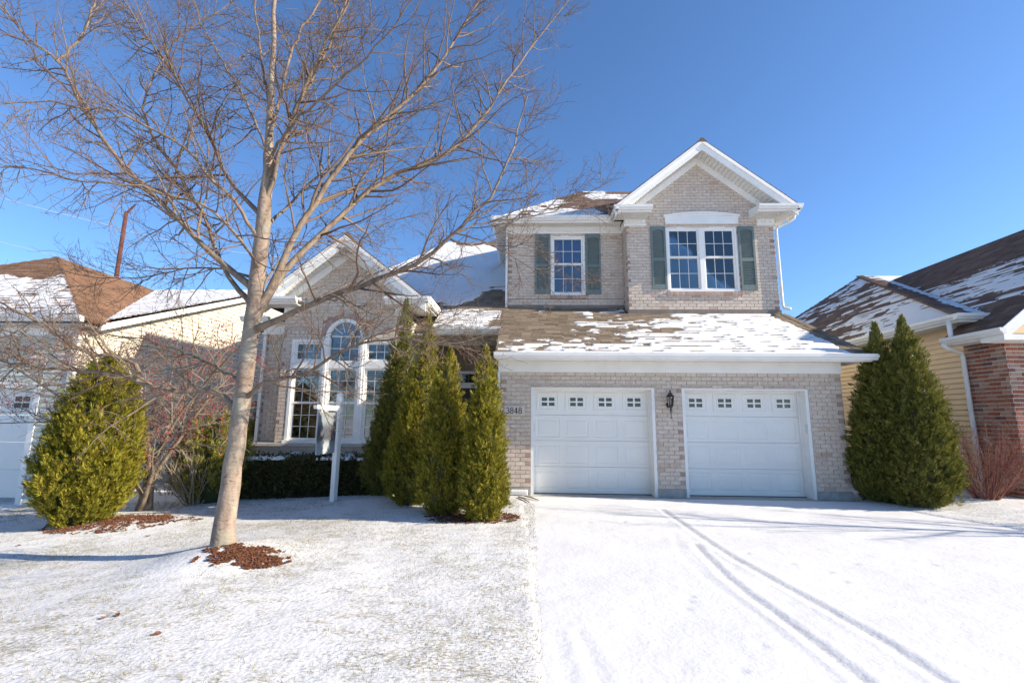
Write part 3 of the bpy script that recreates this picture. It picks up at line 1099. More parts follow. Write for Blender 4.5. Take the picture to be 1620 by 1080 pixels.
# right edge cap shingles
g = G()
for i in range(17):
    t0, t1 = i / 17, (i + 1.15) / 17
    p0 = np.array(gp(6.66, -0.47)) * (1 - t0) + np.array(gp(6.40, 2.02)) * t0
    p1 = np.array(gp(6.66, -0.47)) * (1 - t1) + np.array(gp(6.40, 2.02)) * t1
    dx = np.array([0.15, 0, 0.0]); up = np.array([0, 0, 0.022]); dn = np.array([0.06, 0, -0.05])
    g.hexa([p0 - dx, p0 + dn, p1 + dn, p1 - dx], [p0 - dx + up, p0 + up * 1.4 + dn * 0.4, p1 + up * 0.6 + dn * 0.4, p1 - dx + up * 0.5])
g.build("ridge_cap", M_SHINGLE, HOUSE)
gutter_x(-0.74, 6.68, -0.455, 2.80, "gutter", HOUSE)
G().box(-0.70, 6.62, -0.452, -0.43, 2.66, 2.80).build("fascia", M_WHITE, HOUSE)
soffit_x(-0.68, 6.60, -0.43, 0.0, 2.69, "soffit", HOUSE)
# right end of the garage eave: boxed side overhang
G().hexa([(6.60, -0.43, 2.67), (6.64, -0.43, 2.67), (6.40, 2.0, 2.67), (6.36, 2.0, 2.67)], [(6.60, -0.43, 2.80), (6.64, -0.43, 2.80), (6.40, 2.0, 4.13), (6.36, 2.0, 4.13)]).build("rake_board", M_WHITE, HOUSE)

# ------------------------------------------------------------------ upper storey
YG, YL = 2.0, 2.5
GC, GH, GA, GM, GYF = 4.385, 2.27, 8.63, 0.79, 1.5       # gable: centre, half width, apex, slope, front of the overhang
UW = (3.50, 5.315, 4.745, 6.48)
LW_ = (0.537, 1.465, 4.785, 6.46)


def gable_iv(x0, x1, cx, za, m, drop, holes):
    def f(z):
        h = (za - drop - z) / m
        p, q = max(x0, cx - h), min(x1, cx + h)
        if q <= p:
            return []
        return subtract([(p, q)], [(a, b) for a, b, c, d in holes if c < z < d])
    return f


def gable_wall(x0, x1, yw, z0, cx, za, m, holes, th=0.2):
    g = G()
    zk = za - m * max(cx - x0, x1 - cx) - 0.05
    for (a, b, c, d) in panel_holes(x0, x1, z0, zk, holes):
        g.box(a, b, yw, yw + th, c, d)
    g.prism([(x0, zk), (x1, zk), (cx, za - 0.05)], lambda p, a: (p[0], a, p[1]), yw, yw + th)
    return g


def gable_trim(house, cx, hw, za, m, yf, yw, wall_half):
    def rake(sgn, off0, off1, y0, y1, g, t0=0.0, t1=1.0):
        xa, xb = cx + sgn * hw * t0, cx + sgn * hw * t1
        za0, zb0 = za - m * hw * t0, za - m * hw * t1
        poly = [(xa, za0 - off0), (xb, zb0 - off0), (xb, zb0 - off1), (xa, za0 - off1)]
        if sgn < 0:
            poly = poly[::-1]
        g.prism(poly, lambda p, a: (p[0], a, p[1]), y0, y1)
    for sgn in (-1, 1):
        g = G(); rake(sgn, 0.0, 0.26, yf, yf + 0.04, g); g.build("rake_fascia", M_WHITE, house)
        g = G(); rake(sgn, -0.005, 0.09, yf - 0.035, yf - 0.002, g); g.build("rake_moulding", M_WHITE, house)
        g = G()
        nb = int(hw / 0.085)
        rake(sgn, 0.195, 0.205, yf + 0.04, yw, g)
        for i in range(nb):
            rake(sgn, 0.205, 0.222, yf + 0.045, yw - 0.04, g, (i + 0.10) / nb, (i + 0.90) / nb)
        g.build("soffit", M_OFFWHITE, house)
        g = G(); rake(sgn, 0.205, 0.40, yw - 0.04, yw - 0.006, g, 0.0, min(1, (wall_half + 0.06) / hw)); g.build("frieze_board", M_WHITE, house)


def cornice_return(house, x0, x1, yf, yw, zt, block, dz=0.19):
    """horizontal return of the eave at the foot of a gable"""
    gutter_x(x0, x1, yf + 0.02, zt, "gutter", house)
    g = G()
    g.box(x0, x1 - 0.02, yf + 0.02, yf + 0.05, zt - 0.15, zt - 0.006)
    g.hexa([(x0, yf + 0.05, zt - 0.03), (x1 - 0.02, yf + 0.05, zt - 0.03), (x1 - 0.02, yw - 0.002, zt - 0.03), (x0, yw - 0.002, zt - 0.03)],
           [(x0, yf + 0.05, zt - 0.004), (x1 - 0.02, yf + 0.05, zt - 0.004), (x1 - 0.02, yw - 0.002, zt + 0.10), (x0, yw - 0.002, zt + 0.10)])
    g.box(x0, x0 + 0.02, yf + 0.05, yw - 0.002, zt - 0.15, zt - 0.03)
    g.build("cornice_return", M_WHITE, house)
    soffit_x(x0 + 0.02, x1 - 0.02, yf + 0.05, yw, zt - 0.155, "soffit", house)
    b = G()
    b.box(block[0], block[1], yw - 0.05, yw - 0.002, zt - 0.155 - dz, zt - 0.156)
    b.box(block[0] - 0.02, block[1] + 0.02, yw - 0.075, yw - 0.0505, zt - 0.155 - dz, zt - 0.155 - dz + 0.05)
    dentils(b, block[0], block[1], yw - 0.0505, zt - 0.155 - 0.10, zt - 0.155 - 0.03)
    b.build("frieze_block", M_WHITE, house)


g = gable_wall(2.5, GX1, YG, 4.0, GC, GA, GM, [UW])
wall_u = g.build("wall", M_MORTAR, HOUSE)
bricks_into((0, YG, 0), (1, 0, 0), (0, -1, 0), lay(4.27, 8.39, gable_iv(2.5, GX1, GC, GA, GM, 0.30, [UW]), CH, BL, seed=5), WT, True, wall_u, JB, JQ, ME_BRICK, ME_QUOIN, 0)
g = G()
for (a, b, c, d) in panel_holes(GX0, 2.5, 4.3, 6.75, [LW_]):
    g.box(a, b, YL, YL + 0.2, c, d)
g.box(2.5, 2.7, YG + 0.2, YL + 0.2, 4.2, 6.75)
wall_l = g.build("wall", M_MORTAR, HOUSE)
bricks_into((0, YL, 0), (1, 0, 0), (0, -1, 0), lay(4.51, 6.52, lambda z: subtract([(GX0, 2.5)], [(LW_[0], LW_[1])] if LW_[2] < z < LW_[3] else []), CH, BL, seed=6), WT, True, wall_l, JB, JQ, ME_BRICK, ME_QUOIN, 0)
bricks_into((2.5, YL, 0), (0, -1, 0), (-1, 0, 0), lay(4.30, 6.52, lambda z: [(0.0, 0.5)], CH, BL, seed=7), WT, True, wall_l, JB, JQ, ME_BRICK, ME_QUOIN, 0)
# base flashing and weep line
g = G()
g.box(2.48, GX1 + 0.02, YG - 0.03, YG - 0.001, 4.10, 4.262)
g.box(GX0 - 0.01, 2.48, YL - 0.03, YL - 0.001, 4.36, 4.505)
g.box(2.462, 2.487, YG - 0.03, YL - 0.03, 4.10, 4.29)
g.build("flashing", M_FLASH, HOUSE)
g = G()
g.box(2.49, GX1, YG - 0.0165, YG - 0.003, 4.507, 4.517)
g.box(GX0, 2.48, YL - 0.0165, YL - 0.003, 4.672, 4.682)
g.build("weep_strip", M_FLASH, HOUSE)
# window header with a shallow arch
g = G()
top = [(5.42, 6.80)]
for i in range(13):
    s = 1 - i / 12
    top.append((3.44 + 1.98 * s, 6.775 + 0.085 * math.sin(math.pi * s)))
g.prism([(3.50, 6.555), (5.36, 6.555), (5.375, 6.76)] + [(3.485 + 1.89 * (1 - i / 12), 6.755 + 0.07 * math.sin(math.pi * (1 - i / 12))) for i in range(13)], lambda p, a: (p[0], a, p[1]), YG - 0.055, YG - 0.002)
arc = [(3.45 + 1.96 * i / 12, 6.735 + 0.085 * math.sin(math.pi * i / 12)) for i in range(13)]
g.prism(arc + [(x, z + 0.055) for x, z in arc[::-1]], lambda p, a: (p[0], a, p[1]), YG - 0.095, YG - 0.0005)
g.build("window_header", M_WHITE, HOUSE)
# brick sills under the windows
for (x0, x1, y, z) in ((UW[0] - 0.03, UW[1] + 0.04, YG, UW[2]), (LW_[0] - 0.01, LW_[1] + 0.03, YL, LW_[2])):
    sill = G().box(x0 - 0.002, x1 + 0.002, y - 0.05, y + 0.05, z - 0.10, z - 0.016).build("brick_sill", M_MORTAR, HOUSE)
    x = x0
    while x < x1 - 0.03:
        G().box(x, min(x + 0.066, x1), y - 0.056, y + 0.051, z - 0.105, z - 0.012).build("sill_brick", M_QUOIN, sill)
        x += 0.074


def window_frame(house, x0, x1, z0, z1, yw, posts=(), fw=0.055):
    g = G()
    y0, y1 = yw - 0.012, yw + 0.10
    g.box(x0, x0 + fw, y0, y1, z0, z1)
    g.box(x1 - fw, x1, y0, y1, z0, z1)
    g.box(x0 + fw, x1 - fw, y0, y1, z1 - fw, z1)
    g.box(x0 + fw, x1 - fw, y0 - 0.012, y1, z0 - 0.01, z0 + fw)
    for p in posts:
        g.box(p - 0.06, p + 0.06, y0 - 0.006, y1, z0 + fw, z1 - fw)
    return g.build("window", M_WHITE, house)


w = window_frame(HOUSE, UW[0], UW[1], UW[2], UW[3], YG, ((UW[0] + UW[1]) / 2,))
mid = (UW[0] + UW[1]) / 2
zm = 5.66
for a, b, scr in ((UW[0] + 0.055, mid - 0.06, True), (mid + 0.06, UW[1] - 0.055, False)):
    sash(w, a, b, UW[2] + 0.055, zm + 0.03, YG + 0.065, 3, 2, scr)
    sash(w, a, b, zm - 0.01, UW[3] - 0.055, YG + 0.035, 3, 2)
w = window_frame(HOUSE, *LW_[:2], *LW_[2:], YL)
sash(w, LW_[0] + 0.055, LW_[1] - 0.055, LW_[2] + 0.055, 5.68, YL + 0.065, 3, 2, True)
sash(w, LW_[0] + 0.055, LW_[1] - 0.055, 5.64, LW_[3] - 0.055, YL + 0.035, 3, 2)
room(HOUSE, 2.75, 6.05, YG + 0.201, 5.2, 4.35, 6.66)
room(HOUSE, GX0 + 0.22, 2.45, YL + 0.201, 5.2, 4.45, 6.66)
curtain(4.98, 5.30, YG + 0.15, 4.75, 6.5, M_CURT_W, "sheer pale curtain drawn to the side in the upstairs twin window, larger one", 5, 0.025, 0.25)
curtain(3.50, 3.68, YG + 0.15, 4.8, 6.5, M_CURT_W, "narrow sheer pale curtain behind the screened half of the upstairs twin window", 3, 0.02)
curtain(LW_[0] - 0.03, 1.50, YL + 0.15, 4.7, 6.5, M_CURT_B, "blue curtain filling the single upstairs window beside the gable", 11, 0.03)
for (a, b, y, z0, z1) in ((3.105, 3.485, YG, 4.80, 6.485), (5.345, 5.745, YG, 4.78, 6.48), (0.115, 0.515, YL, 4.815, 6.495), (1.482, 1.882, YL, 4.80, 6.49)):
    shutter(HOUSE, a, b, y - 0.016, z0, z1)

# eaves of the upper storey
FZ = 6.50
g = G()
g.box(GX0 - 0.03, 2.46, YL - 0.045, YL - 0.002, FZ, 6.70)
g.box(GX0 - 0.05, 2.44, YL - 0.07, YL - 0.0455, FZ, FZ + 0.05)
dentils(g, GX0, 2.44, YL - 0.0455, 6.585, 6.655)
g.build("frieze_board", M_WHITE, HOUSE)
G().box(2.435, 2.486, YG + 0.0, YL - 0.05, FZ, 6.69).build("frieze_board", M_WHITE, HOUSE)
gutter_x(-1.02, 2.10, 2.13, 6.84, "gutter", HOUSE)
gutter_y(1.40, 2.02, 2.20, 6.84, -1, "gutter", HOUSE)
G().box(-0.98, 2.20, 2.13, 2.16, 6.68, 6.83).build("fascia", M_WHITE, HOUSE)
soffit_x(-0.96, 2.42, 2.16, YL, 6.70, "soffit", HOUSE)
soffit_y(-0.96, GX0, YL, 7.5, 6.70, "soffit", HOUSE)
gutter_y(2.0, 7.5, -0.955, 6.84, -1, "gutter", HOUSE)
soffit_y(GX1, 6.62, 1.52, 9.9, 6.675, "soffit", HOUSE)
gutter_y(1.40, 9.9, 6.62, 6.84, 1, "gutter", HOUSE)
G().box(6.60, 6.62, 1.52, 9.9, 6.67, 6.82).build("fascia", M_WHITE, HOUSE)
G().box(GX1, GX1 + 0.035, YG, 9.9, 6.48, 6.67).build("frieze_board", M_WHITE, HOUSE)
cornice_return(HOUSE, 5.66, 6.735, GYF, YG, 6.84, (5.84, GX1 + 0.02))
cornice_return(HOUSE, 2.09, 3.05, GYF, YG, 6.84, (2.44, 2.98))
gable_trim(HOUSE, GC, GH, GA, GM, GYF, YG, 1.88)

# upper roofs
JS3 = G()
ra = (GC, 9.0, GA)
rz = GA - GM * (GH + 0.06)
for s in (-1, 1):
    xe = GC + s * (GH + 0.06)
    pts = [(xe, GYF - 0.03, rz), (GC, GYF - 0.03, GA), (GC, 9.0, GA), (xe, 9.0, rz)]
    pts = [(x, y, z + 0.03) for x, y, z in pts]
    rp = RoofPlane(pts, (0, 3) if s > 0 else (3, 0))
    g = G(); rp.deck(g, 0.05)
    ro = g.build("roof", M_SHINGLE_D, HOUSE)
    shingle(rp, M_SHINGLE_D, ro, JS3, 0, 9)
g = G()
for i in range(26):
    y0 = GYF - 0.04 + i * 0.28
    g.hexa([(GC - 0.13, y0, GA - 0.06), (GC + 0.13, y0, GA - 0.06), (GC + 0.13, y0 + 0.3, GA - 0.065), (GC - 0.13, y0 + 0.3, GA - 0.065)],
           [(GC - 0.03, y0, GA + 0.048), (GC + 0.03, y0, GA + 0.048), (GC + 0.03, y0 + 0.3, GA + 0.04), (GC - 0.03, y0 + 0.3, GA + 0.04)])
g.build("ridge_cap", M_SHINGLE_D, HOUSE)
t = 2.62
up = lambda x, y: (x, y, 6.82 + 0.79 * (y - 2.11))
RP_U = RoofPlane([up(-0.98, 2.11), up(2.25, 2.11), (4.30, 2.11 + t, 6.82 + 0.79 * t), (-0.98 + t, 2.11 + t, 6.82 + 0.79 * t)], (0, 1))
RP_UL = RoofPlane([(-0.98, 2.11, 6.82), (-0.98 + t, 2.11 + t, 6.82 + 0.79 * t), (-0.98 + t, 7.4, 6.82 + 0.79 * t), (-0.98, 9.9, 6.82)], (3, 0))
SNOW_U = SnowMesh()
for rp in (RP_U, RP_UL):
    g = G(); rp.deck(g, 0.05)
    ro = g.build("roof", M_SHINGLE, HOUSE)
    shingle(rp, M_SHINGLE, ro, JS3, 0, 12)
snow_on(RP_U, lambda u, v: 0.55 - 0.9 * sm(0.5, 0.05, v) * sm(2.0, 0.6, u) - 0.16 * u + 2.0 * (fbm(u * 1.3, v * 1.6, 91) - 0.5), SNOW_U, 5, solid=0.5)
# back slopes to close the roof
RB = RoofPlane([(-0.98, 9.9, 6.82), (-0.98 + t, 7.4, 6.82 + 0.79 * t), (6.6, 7.4, 6.82 + 0.79 * t), (6.6, 9.9, 6.82)], (3, 0))
g = G(); RB.deck(g); g.build("roof", M_SHINGLE, HOUSE)

# downspouts of the upper storey
g = G()
g.tube([(6.70, 1.75, 6.70), (6.70, 1.78, 6.62), (6.58, 1.86, 6.53), (6.36, 1.94, 6.45), (6.315, 1.955, 6.38), (6.315, 1.955, 4.40), (6.33, 1.93, 4.30), (6.42, 1.80, 4.25)], 0.036, 8)
g.build("downspout", M_GUTTER, HOUSE, True)
G().box(GX0 - 0.055, GX0 + 0.0, YL - 0.075, YL - 0.022, 4.36, 6.66).build("downspout", M_GUTTER, HOUSE)

# ------------------------------------------------------------------ main roof, left wing and porch
RIDGE = (7.56, 8.27)
ms = 0.75
mp = lambda x, y: (x, y, RIDGE[1] - ms * (RIDGE[0] - y))
RP_M = RoofPlane([mp(-6.85, 1.35), mp(-2.36, 1.35), mp(-2.36, 2.34), mp(-0.60, 2.34), mp(-0.60, 7.56), mp(-3.2, 7.56)], (0, 1))
RP_ML = RoofPlane([mp(-6.85, 1.35), (-3.2, 7.56, 8.27), (-6.85, 13.4, mp(0, 1.35)[2])], (2, 0))
RP_MB = RoofPlane([(-3.2, 7.56, 8.27), (0.4, 7.56, 8.27), (0.4, 13.4, mp(0, 1.35)[2]), (-6.85, 13.4, mp(0, 1.35)[2])], (2, 3))
JS4 = G()
for rp in (RP_M, RP_ML, RP_MB):
    g = G(); rp.deck(g, 0.05)
    ro = g.build("roof", M_SHINGLE, HOUSE)
    if rp is RP_M:
        shingle(rp, M_SHINGLE, ro, JS4, 0, 14)


def cov_main(u, v):
    X = u - 6.85
    Y = 1.35 + v * 0.8
    c = 1.1 + 0.9 * (fbm(X * 1.2, v * 1.2, 95) - 0.5)
    c = c - 2.6 * sm(7.05, 7.5, Y + 0.6 * (fbm(X * 2, v * 3, 97) - 0.5)) * sm(-3.6, -2.2, X)
    c = c - 2.6 * sm(0.0, 0.9, (2.9 + 1.1 * sm(-2.2, -0.9, X) - Y) + 0.9 * (fbm(X * 2, v * 3, 98) - 0.5))
    return c


SNOW_M = SnowMesh()
snow_on(RP_M, cov_main, SNOW_M, 6, solid=0.45, h=0.02)

LC, LH, LA, LYF, LYW = -4.27, 1.92, 5.62, 0.35, 0.75
BX0, BX1 = -5.71, -2.83
WX = (-5.49, -3.05)
ARC, ARZ, ARR = -4.27, 3.34, 0.43
holes = [(WX[0], WX[1], 0.92, 3.26)]
for i in range(12):
    z0 = 3.26 + i * (ARZ + ARR - 3.26) / 12
    z1 = 3.26 + (i + 1) * (ARZ + ARR - 3.26) / 12
    h = ARR if z1 < ARZ else math.sqrt(max(0.0, ARR ** 2 - (max(z1, ARZ) - ARZ) ** 2))
    if h > 0.02:
        holes.append((ARC - h, ARC + h, z0, z1))
g = gable_wall(BX0, BX1, LYW, 0.90, LC, LA, GM, holes)
wall_w = g.build("wall", M_MORTAR, HOUSE)


def wing_iv(z):
    base = gable_iv(BX0, BX1, LC, LA, GM, 0.30, [(WX[0], WX[1], 0.92, 3.26)])(z)
    if 3.26 < z < ARZ + ARR + 0.12:
        h = ARR + 0.11 if z < ARZ else math.sqrt(max(0.0, (ARR + 0.11) ** 2 - (z - ARZ) ** 2))
        base = subtract(base, [(ARC - h, ARC + h)])
    return base


bricks_into((0, LYW, 0), (1, 0, 0), (0, -1, 0), lay(0.935, 5.35, wing_iv, CH, BL, seed=8), WT, True, wall_w, JB, JQ, ME_BRICK, ME_QUOIN, 0)
# radial bricks over the arched light, with a pale keystone
for i in range(19):
    g = G()
    a0, a1 = math.pi * (i + 0.06) / 19, math.pi * (i + 0.94) / 19
    if i == 9:
        continue
    r0, r1 = ARR + 0.004, ARR + 0.112
    q = [(ARC + r * math.cos(a), ARZ + r * math.sin(a)) for r, a in ((r0, a0), (r1, a0), (r1, a1), (r0, a1))]
    g.prism(q, lambda p, y: (p[0], y, p[1]), LYW - WT - 0.003, LYW - 0.001)
    g.build("arch_brick", M_QUOIN, wall_w)
g = G()
g.prism([(ARC - 0.035, ARZ + ARR + 0.002), (ARC + 0.035, ARZ + ARR + 0.002), (ARC + 0.06, ARZ + ARR + 0.17), (ARC - 0.06, ARZ + ARR + 0.17)], lambda p, y: (p[0], y, p[1]), LYW - 0.035, LYW - 0.0005)
g.build("keystone", M_STONE, HOUSE)
# low brick base with a stone ledge
g = G()
g.box(-6.47, BX1 + 0.0, 0.66, 1.25, -0.4, 0.865)
wall_b = g.build("wall", M_MORTAR, HOUSE)
bricks_into((0, 0.66, 0), (1, 0, 0), (0, -1, 0), lay(-0.02, 0.86, lambda z: [(-6.47, BX1)], CH, BL, seed=9), WT, True, wall_b, JB, JQ, ME_BRICK, ME_QUOIN, 0)
g = G()
for a, b in ((-6.50, -5.93), (-5.925, -5.0), (-4.995, -4.1), (-4.095, -3.2), (-3.195, -2.80)):
    g.box(a, b, 0.60, 1.3, 0.866, 0.928)
g.build("stone_ledge", M_STONE, HOUSE)
# the wall set back on the left
G().box(-6.45, BX0, 1.30, 1.5, 0.85, 3.75).build("wall", M_MORTAR, HOUSE)
bricks_into((0, 1.30, 0), (1, 0, 0), (0, -1, 0), lay(0.935, 3.48, lambda z: [(-6.45, BX0)], CH, BL, seed=10), WT, True, wall_w, JB, JQ, ME_BRICK, ME_QUOIN, 0)
g = G()
g.box(-6.48, BX0, 1.235, 1.285, 3.46, 3.70)
g.box(-6.50, BX0, 1.21, 1.2345, 3.46, 3.51)
g.build("frieze_board", M_WHITE, HOUSE)
soffit_x(-6.85, BX0, 0.98, 1.30, 3.70, "soffit", HOUSE)
gutter_x(-6.88, -6.2, 0.985, 3.84, "gutter", HOUSE)
G().box(-6.47, -6.40, 1.235, 1.285, 0.2, 3.45).build("downspout", M_GUTTER, HOUSE)
g = G()
g.box(-6.45, -6.25, 1.5, 12.5, -0.4, 3.8)
g.box(-6.45, 0.0, 12.4, 12.5, -0.4, 3.8)
g.box(BX1 - 0.2, BX1, 0.95, 2.6, -0.4, 3.8)
g.box(BX0, BX0 + 0.05, 0.95, 1.4, 0.9, 3.8)
g.build("side_wall", M_SIDING_SHADE, HOUSE)

# three part window with an arched centre light
w = G()
Y0, Y1 = LYW - 0.02, LYW + 0.12
P1, P2 = -4.69, -3.85
w.box(WX[0], WX[0] + 0.07, Y0, Y1, 0.93, 3.26)
w.box(WX[1] - 0.07, WX[1], Y0, Y1, 0.93, 3.26)
w.box(WX[0] - 0.03, WX[1] + 0.03, Y0 - 0.03, Y1, 0.93, 0.995)
for p in (P1, P2):
    w.box(p - 0.085, p + 0.085, Y0 - 0.012, Y1, 0.995, 3.30)
    w.box(p - 0.03, p + 0.03, Y0 - 0.032, Y0 - 0.0125, 0.995, 3.30)
for a, b in ((WX[0] + 0.07, P1 - 0.085), (P1 + 0.085, P2 - 0.085), (P2 + 0.085, WX[1] - 0.07)):
    w.box(a, b, Y0 - 0.008, Y1, 2.60, 2.77)
for a, b in ((WX[0] + 0.07, P1 - 0.085), (P2 + 0.085, WX[1] - 0.07)):
    w.box(a, b, Y0, Y1, 3.20, 3.26)
prev = None
for i in range(25):
    a = math.pi * i / 24
    cur = (math.cos(a), math.sin(a))
    if prev:
        q = [(ARC + r * c[0], ARZ - 0.04 + r * c[1]) for r, c in ((ARR + 0.02, prev), (ARR + 0.02, cur), (ARR - 0.06, cur), (ARR - 0.06, prev))]
        w.prism(q, lambda p, y: (p[0], y, p[1]), Y0 - 0.004, Y1)
    prev = cur
w = w.build("window", M_WHITE, HOUSE)
for a, b in ((WX[0] + 0.07, P1 - 0.085), (P1 + 0.085, P2 - 0.085), (P2 + 0.085, WX[1] - 0.07)):
    sash(w, a, b, 0.995, 1.84, LYW + 0.075, 3, 3)
    sash(w, a, b, 1.80, 2.60, LYW + 0.045, 3, 3)
for a, b in ((WX[0] + 0.07, P1 - 0.085), (P2 + 0.085, WX[1] - 0.07)):
    sash(w, a, b, 2.77, 3.20, LYW + 0.05, 3, 2)
g = G()
ca, cb = P1 + 0.085, P2 - 0.085
yy = LYW + 0.05
for i in (1, 2):
    x = ca + (cb - ca) * i / 3
    g.box(x - 0.008, x + 0.008, yy - 0.008, yy + 0.004, 2.77, ARZ)
g.box(ca, cb, yy - 0.0065, yy + 0.0025, 3.05, 3.066)
g.box(ca, cb, yy - 0.007, yy + 0.003, ARZ - 0.012, ARZ + 0.012)
for ang in (36, 72, 108, 144):
    a = math.radians(ang)
    d = np.array([math.cos(a), math.sin(a)]); nn = np.array([-d[1], d[0]]) * 0.007
    q = [np.array([ARC, ARZ]) + d * 0.10 + nn, np.array([ARC, ARZ]) + d * 0.10 - nn, np.array([ARC, ARZ]) + d * 0.37 - nn, np.array([ARC, ARZ]) + d * 0.37 + nn]
    g.prism([tuple(p) for p in q], lambda p, y: (p[0], y, p[1]), yy - 0.0062, yy + 0.002)
g.build("muntin", M_WHITE, w)
for i in range(3):
    x0, x1 = ca + (cb - ca) * i / 3, ca + (cb - ca) * (i + 1) / 3
    for z0, z1 in ((2.77, 3.058), (3.058, ARZ)):
        G().box(x0 + 0.001, x1 - 0.001, yy + 0.006, yy + 0.010, z0 + 0.001, z1 - 0.001).build("pane", M_GLASS, w)
angs = [0, 36, 72, 108, 144, 180]
for a0, a1 in zip(angs[:-1], angs[1:]):
    q = [(ARC, ARZ + 0.001)] + [(ARC + 0.375 * math.cos(math.radians(a0 + (a1 - a0) * i / 5)), ARZ + 0.001 + 0.375 * math.sin(math.radians(a0 + (a1 - a0) * i / 5))) for i in range(6)]
    G().prism(q, lambda p, y: (p[0], y, p[1]), yy + 0.006, yy + 0.010).build("pane", M_GLASS, w)
room(HOUSE, WX[0] - 0.1, WX[1] + 0.1, LYW + 0.201, 3.4, 0.5, 4.0)
for i, (a, b) in enumerate(((WX[0] + 0.08, P1 - 0.09), (P1 + 0.09, P2 - 0.09), (P2 + 0.09, WX[1] - 0.08))):
    g = G()
    z = 1.02
    while z < 2.60:
        g.hexa([(a, LYW + 0.16, z), (b, LYW + 0.16, z), (b, LYW + 0.195, z + 0.010), (a, LYW + 0.195, z + 0.010)], [(a, LYW + 0.16, z + 0.003), (b, LYW + 0.16, z + 0.003), (b, LYW + 0.195, z + 0.013), (a, LYW + 0.195, z + 0.013)])
        z += 0.052
    g.box(a, b, LYW + 0.15, LYW + 0.20, 2.60, 2.64)
    g.build("window_blind", M_BLIND, None, label=("open slatted blind behind the arched bay window, the part nearest the bare tree", "open slatted blind behind the middle of the arched bay window", "open slatted blind of the arched bay window, partly behind the arborvitae row")[i], category="blind", group="bay window blinds")

gable_trim(HOUSE, LC, LH, LA, GM, LYF, LYW, 1.44)
cornice_return(HOUSE, -3.28, -2.28, LYF, LYW, 4.16, (-3.13, -2.81))
cornice_return(HOUSE, -6.26, -5.26, LYF, LYW, 4.16, (-5.73, -5.41))
gutter_y(LYF - 0.08, 1.5, LC + LH, 4.16, 1, "gutter", HOUSE)
soffit_y(BX1, LC + LH, LYW, 1.6, 4.0, "soffit", HOUSE)
for s in (-1, 1):
    xe = LC + s * (LH + 0.05)
    ze = LA - GM * (LH + 0.05)
    pts = [(xe, LYF - 0.03, ze), (LC, LYF - 0.03, LA), (LC, 4.3, LA), (xe, 2.2, ze)]
    pts = [(x, y, z + 0.03) for x, y, z in pts]
    rp = RoofPlane(pts, (0, 3) if s > 0 else (3, 0))
    g = G(); rp.deck(g, 0.05)
    ro = g.build("roof", M_SHINGLE_D, HOUSE)
    shingle(rp, M_SHINGLE_D, ro, JS4, 0, 19)
# porch
gutter_x(-2.30, -0.70, 1.0, 3.60, "gutter", HOUSE)
G().box(-2.30, -0.70, 1.0, 1.03, 3.46, 3.60).build("fascia", M_WHITE, HOUSE)
soffit_x(BX1, GX0, 1.03, 2.3, 3.44, "porch_ceiling", HOUSE)
G().box(BX1, GX0, 2.45, 2.6, -0.3, 3.46).build("porch_wall", M_PORCH, HOUSE)
G().box(BX1, GX0, 1.2, 1.4, 3.20, 3.438).build("porch_beam", M_PORCH, HOUSE)
G().box(BX1, GX0, 0.95, 2.45, -0.4, 0.05).build("porch_floor", M_CONC, HOUSE)
d = G()
d.box(-1.95, -1.88, 2.40, 2.449, 0.05, 2.72); d.box(-0.80, -0.73, 2.40, 2.449, 0.05, 2.72)
d.box(-1.88, -0.80, 2.40, 2.449, 2.65, 2.72); d.box(-1.88, -0.80, 2.39, 2.449, 2.28, 2.42)
d.box(-1.16, -1.10, 2.40, 2.449, 0.05, 2.28)
d = d.build("front_door", M_OFFWHITE, HOUSE)
G().box(-1.88, -1.16, 2.41, 2.448, 0.05, 2.28).build("door_leaf", M_BLACK, d)
for i in range(4):
    x0 = -1.87 + i * 0.27
    G().box(x0, x0 + 0.245, 2.42, 2.447, 2.43, 2.64).build("pane", M_DARKGLASS, d)
G().box(-1.09, -0.81, 2.42, 2.447, 0.3, 2.27).build("pane", M_DARKGLASS, d)
G().box(GX0 - 0.06, GX0 - 0.005, -0.07, -0.015, 0.1, 2.46).build("downspout", M_GUTTER, HOUSE)

JB.build("brick_courses", M_BRICK, HOUSE, kind="stuff")
JQ.build("end_brick_courses", M_QUOIN, HOUSE, kind="stuff")
JA = G()
for js in (JS, JS2, JS4):
    JA.add(js.V, js.F)
JA.build("shingle_courses", M_SHINGLE, HOUSE, kind="stuff")
JS3.build("upper_shingle_courses", M_SHINGLE_D, HOUSE, kind="stuff")
SN = SnowMesh()
for s_ in (SNOW_G, SNOW_U, SNOW_M):
    SN.parts += [(v, f + SN.n) for v, f in s_.parts]
    SN.n += s_.n
SN.build("roof_snow", M_SNOW, None, kind="stuff", label="patchy snow lying on the shingles of the pale brick house", category="snow")

